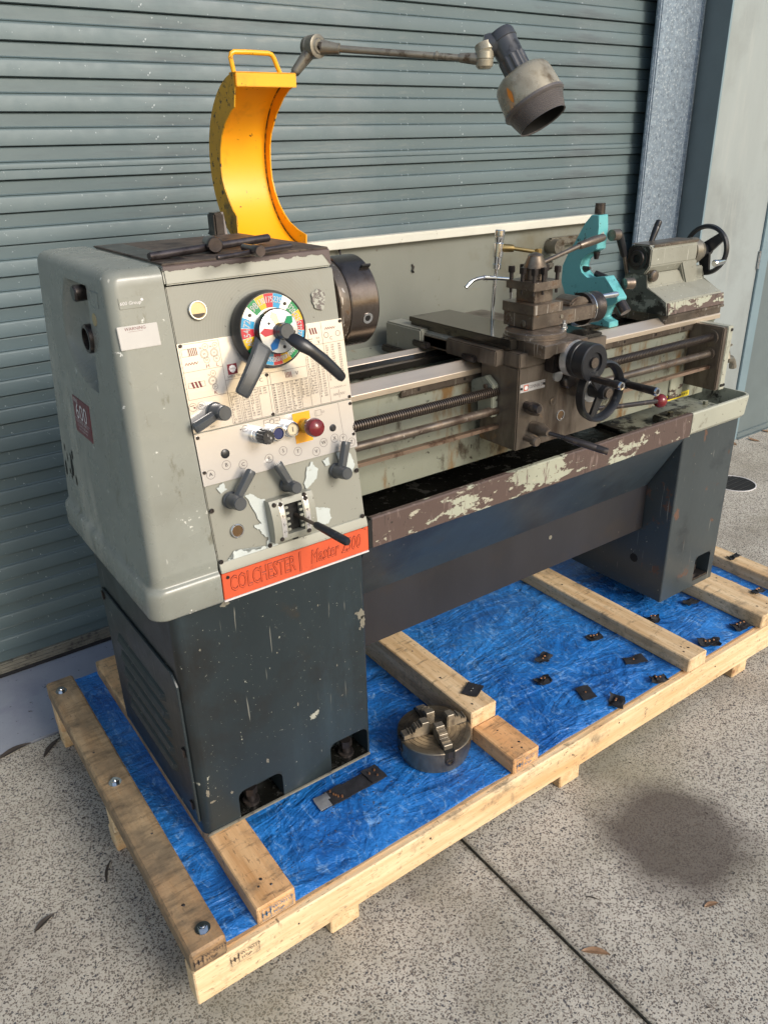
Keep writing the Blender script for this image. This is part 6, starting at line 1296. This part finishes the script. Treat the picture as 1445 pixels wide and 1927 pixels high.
def scrap(x, y, rot, L, W_, amp, lab, z=None, curl=0.006, nr=3, seed=1, riv=m_copper):
    if z is None: z = max(th(x+dx, y+dy) for dx in (-.02, -.01, 0, .01, .02) for dy in (-.012, 0, .012))-.0006
    t_ = thing('rubber_scrap', lab, 'scrap', (x, y, z), 'black riveted scraps scattered over the tarp')
    c_, s_ = math.cos(math.radians(rot)), math.sin(math.radians(rot)); pts = []
    rnd = random.Random(seed)
    for a, b in ((-1, -1), (1, -1), (1, 1), (-1, 1)):
        a2, b2 = a*L/2*rnd.uniform(.82, 1.1), b*W_/2*rnd.uniform(.75, 1.1); pts.append((x+a2*c_-b2*s_, y+a2*s_+b2*c_))
    g = cloth(pts, z, 10, 7, amp, seed*2.7, .0022, curl*amp/.008)
    pk = [v.co.copy() for v in g.b.verts]
    obj('pad', g, m_rubber, t_)
    if amp > .005:
        g = cloth([(p[0]*.55+x*.45+.004, p[1]*.5+y*.5-.003) for p in pts], z+.004, 7, 5, amp*.8, seed*5.1, .002, curl); pk += [v.co.copy() for v in g.b.verts]; obj('fold', g, m_rubber, t_)
    for k in range(nr):
        rx, ry = x+(k-(nr-1)/2)*.013*c_-.002*s_, y+(k-(nr-1)/2)*.013*s_+.002*c_
        zt = max((p.z for p in pk if (p.x-rx)**2+(p.y-ry)**2 < .00006), default=z+.004)
        g = MB(); g.cyl((rx, ry, zt-.001), (rx, ry, zt+.0016), .0031, .0022, seg=10); obj('rivet', g, riv, t_)
for i, (x, y, r, L, W_, amp, lab) in enumerate(SC): scrap(x, y, r, L, W_, amp, lab, nr=(1 if 'single' in lab or 'one small' in lab else (0 if 'plain' in lab else (3 if 'three' in lab or 'spiky' in lab else 2))), seed=i+1)
scrap(1.003-.085, .002, 25, .058, .046, .0025, 'flat black square scrap lying on top of the tall timber behind the loose chuck', z=.2565, nr=2, seed=21, riv=m_chrome)
scrap(2.085, -.140, 0, .055, .030, .006, 'black riveted scrap on the wide timber, right edge of the photo', z=.2100, nr=2, seed=22)
scrap(2.240, .050, -10, .050, .026, .006, 'black scrap on the right edge timber', z=.2100, nr=0, seed=23)
t_ = tag(obj('leaf_scrap', cloth([(2.12, -.02), (2.16, -.03), (2.15, .0), (2.11, .005)], .1645, 5, 4, .006, 31, .001), m_leaf), 'torn brown leaf on the tarp between the last two timbers', 'leaf')
# leaves on the ground
def leaf(x, y, rot, L, W_, lab, m_, z=.0012, bend=.006):
    g = MB(); n = 12; rows_ = []
    c_, s_ = math.cos(math.radians(rot)), math.sin(math.radians(rot))
    for i in range(n+1):
        u = i/n; w_ = W_/2*math.sin(PI*u)**.8*(1-.25*u)+.0003; yb = .12*L*math.sin(PI*u*.9)
        r = []
        for v in (-1, 0, 1):
            px, py = (u-.5)*L, yb+v*w_; r.append(g.b.verts.new((x+px*c_-py*s_, y+px*s_+py*c_, z+bend*u*u*.6+abs(v)*W_*.12)))
        rows_.append(r)
    for i in range(n):
        for k in range(2): g.b.faces.new((rows_[i][k], rows_[i+1][k], rows_[i+1][k+1], rows_[i][k+1]))
    return tag(obj('leaf', g, m_, recalc=False), lab, 'leaf', 'dead leaves on the concrete')
leaf(.745, -.610, -50, .062, .019, 'pale brown leaf lying across the pavement joint', m_leaf)
leaf(1.053, -.689, -25, .036, .013, 'small pale leaf on the open concrete right of the stain', m_leaf)
leaf(.846, -.512, -62, .036, .004, 'thin dark twig like leaf right of the joint', m_leafd)
leaf(-.048, .251, 62, .070, .008, 'curled thin dark leaf on the concrete left of the pallet', m_leafd)
leaf(-.217, .197, 20, .055, .017, 'dark oval leaf alone near the left edge', m_leafd)
leaf(-.041, .800, 40, .090, .018, 'long grey leaf beside the concrete apron', m_leafd)
leaf(-.140, .850, 5, .100, .026, 'broad grey bark like leaf lying along the apron edge', m_leafd)
leaf(.03, .852, 10, .09, .020, 'dark leaf against the rear corner of the pallet', m_leafd)
for i, (x, y) in enumerate(((3.70, 1.03), (3.86, 1.04), (4.0, 1.0), (4.2, 1.03), (3.64, 1.02))): leaf(x, y, 25+i*31, .07, .03, ['curled dry leaf nearest the tap along the wall base', 'brown leaf against the dark wall panel base', 'brown leaf a little out from the wall base', 'pale dry leaf at the right picture edge by the wall', 'dry leaf by the bottom of the pale wall panel'][i], m_leaf)
# small grit and chips
g = MB()
for k in range(260):
    x, y = random.uniform(.1, 2.25), random.uniform(-.21, .3)
    if random.random() < .5: x, y = random.gauss(.52, .25), random.gauss(-.10, .05)
    if not (.08 < x < 2.24 and -.21 < y < .6): continue
    if abs(x-.18) < .05 or abs(x-.9) < .05: continue
    s_ = random.uniform(.0005, .0018); g.box(x-s_, x+s_, y-s_*.6, y+s_*.6, th(x, y), th(x, y)+s_*.7)
o = obj('swarf_chips', g, m_steel, smooth=False, kind='stuff'); tag(o, 'tiny metal chips scattered on the blue tarp', 'swarf')
g = MB()
for k in range(420):
    x, y = random.uniform(-.5, 1.8), random.uniform(-1.0, 1.0)
    if -.03 < x and y > -.25: continue
    s_ = random.uniform(.0007, .0026); g.box(-s_*random.uniform(1, 3), s_, -s_*.5, s_*.5, 0, s_*.5, local=Matrix.Translation((x, y, .0002)) @ Matrix.Rotation(random.random()*3, 4, 'Z'))
o = obj('ground_litter', g, m_leafd, smooth=False, kind='stuff'); tag(o, 'fine dark litter and grit on the concrete', 'litter')
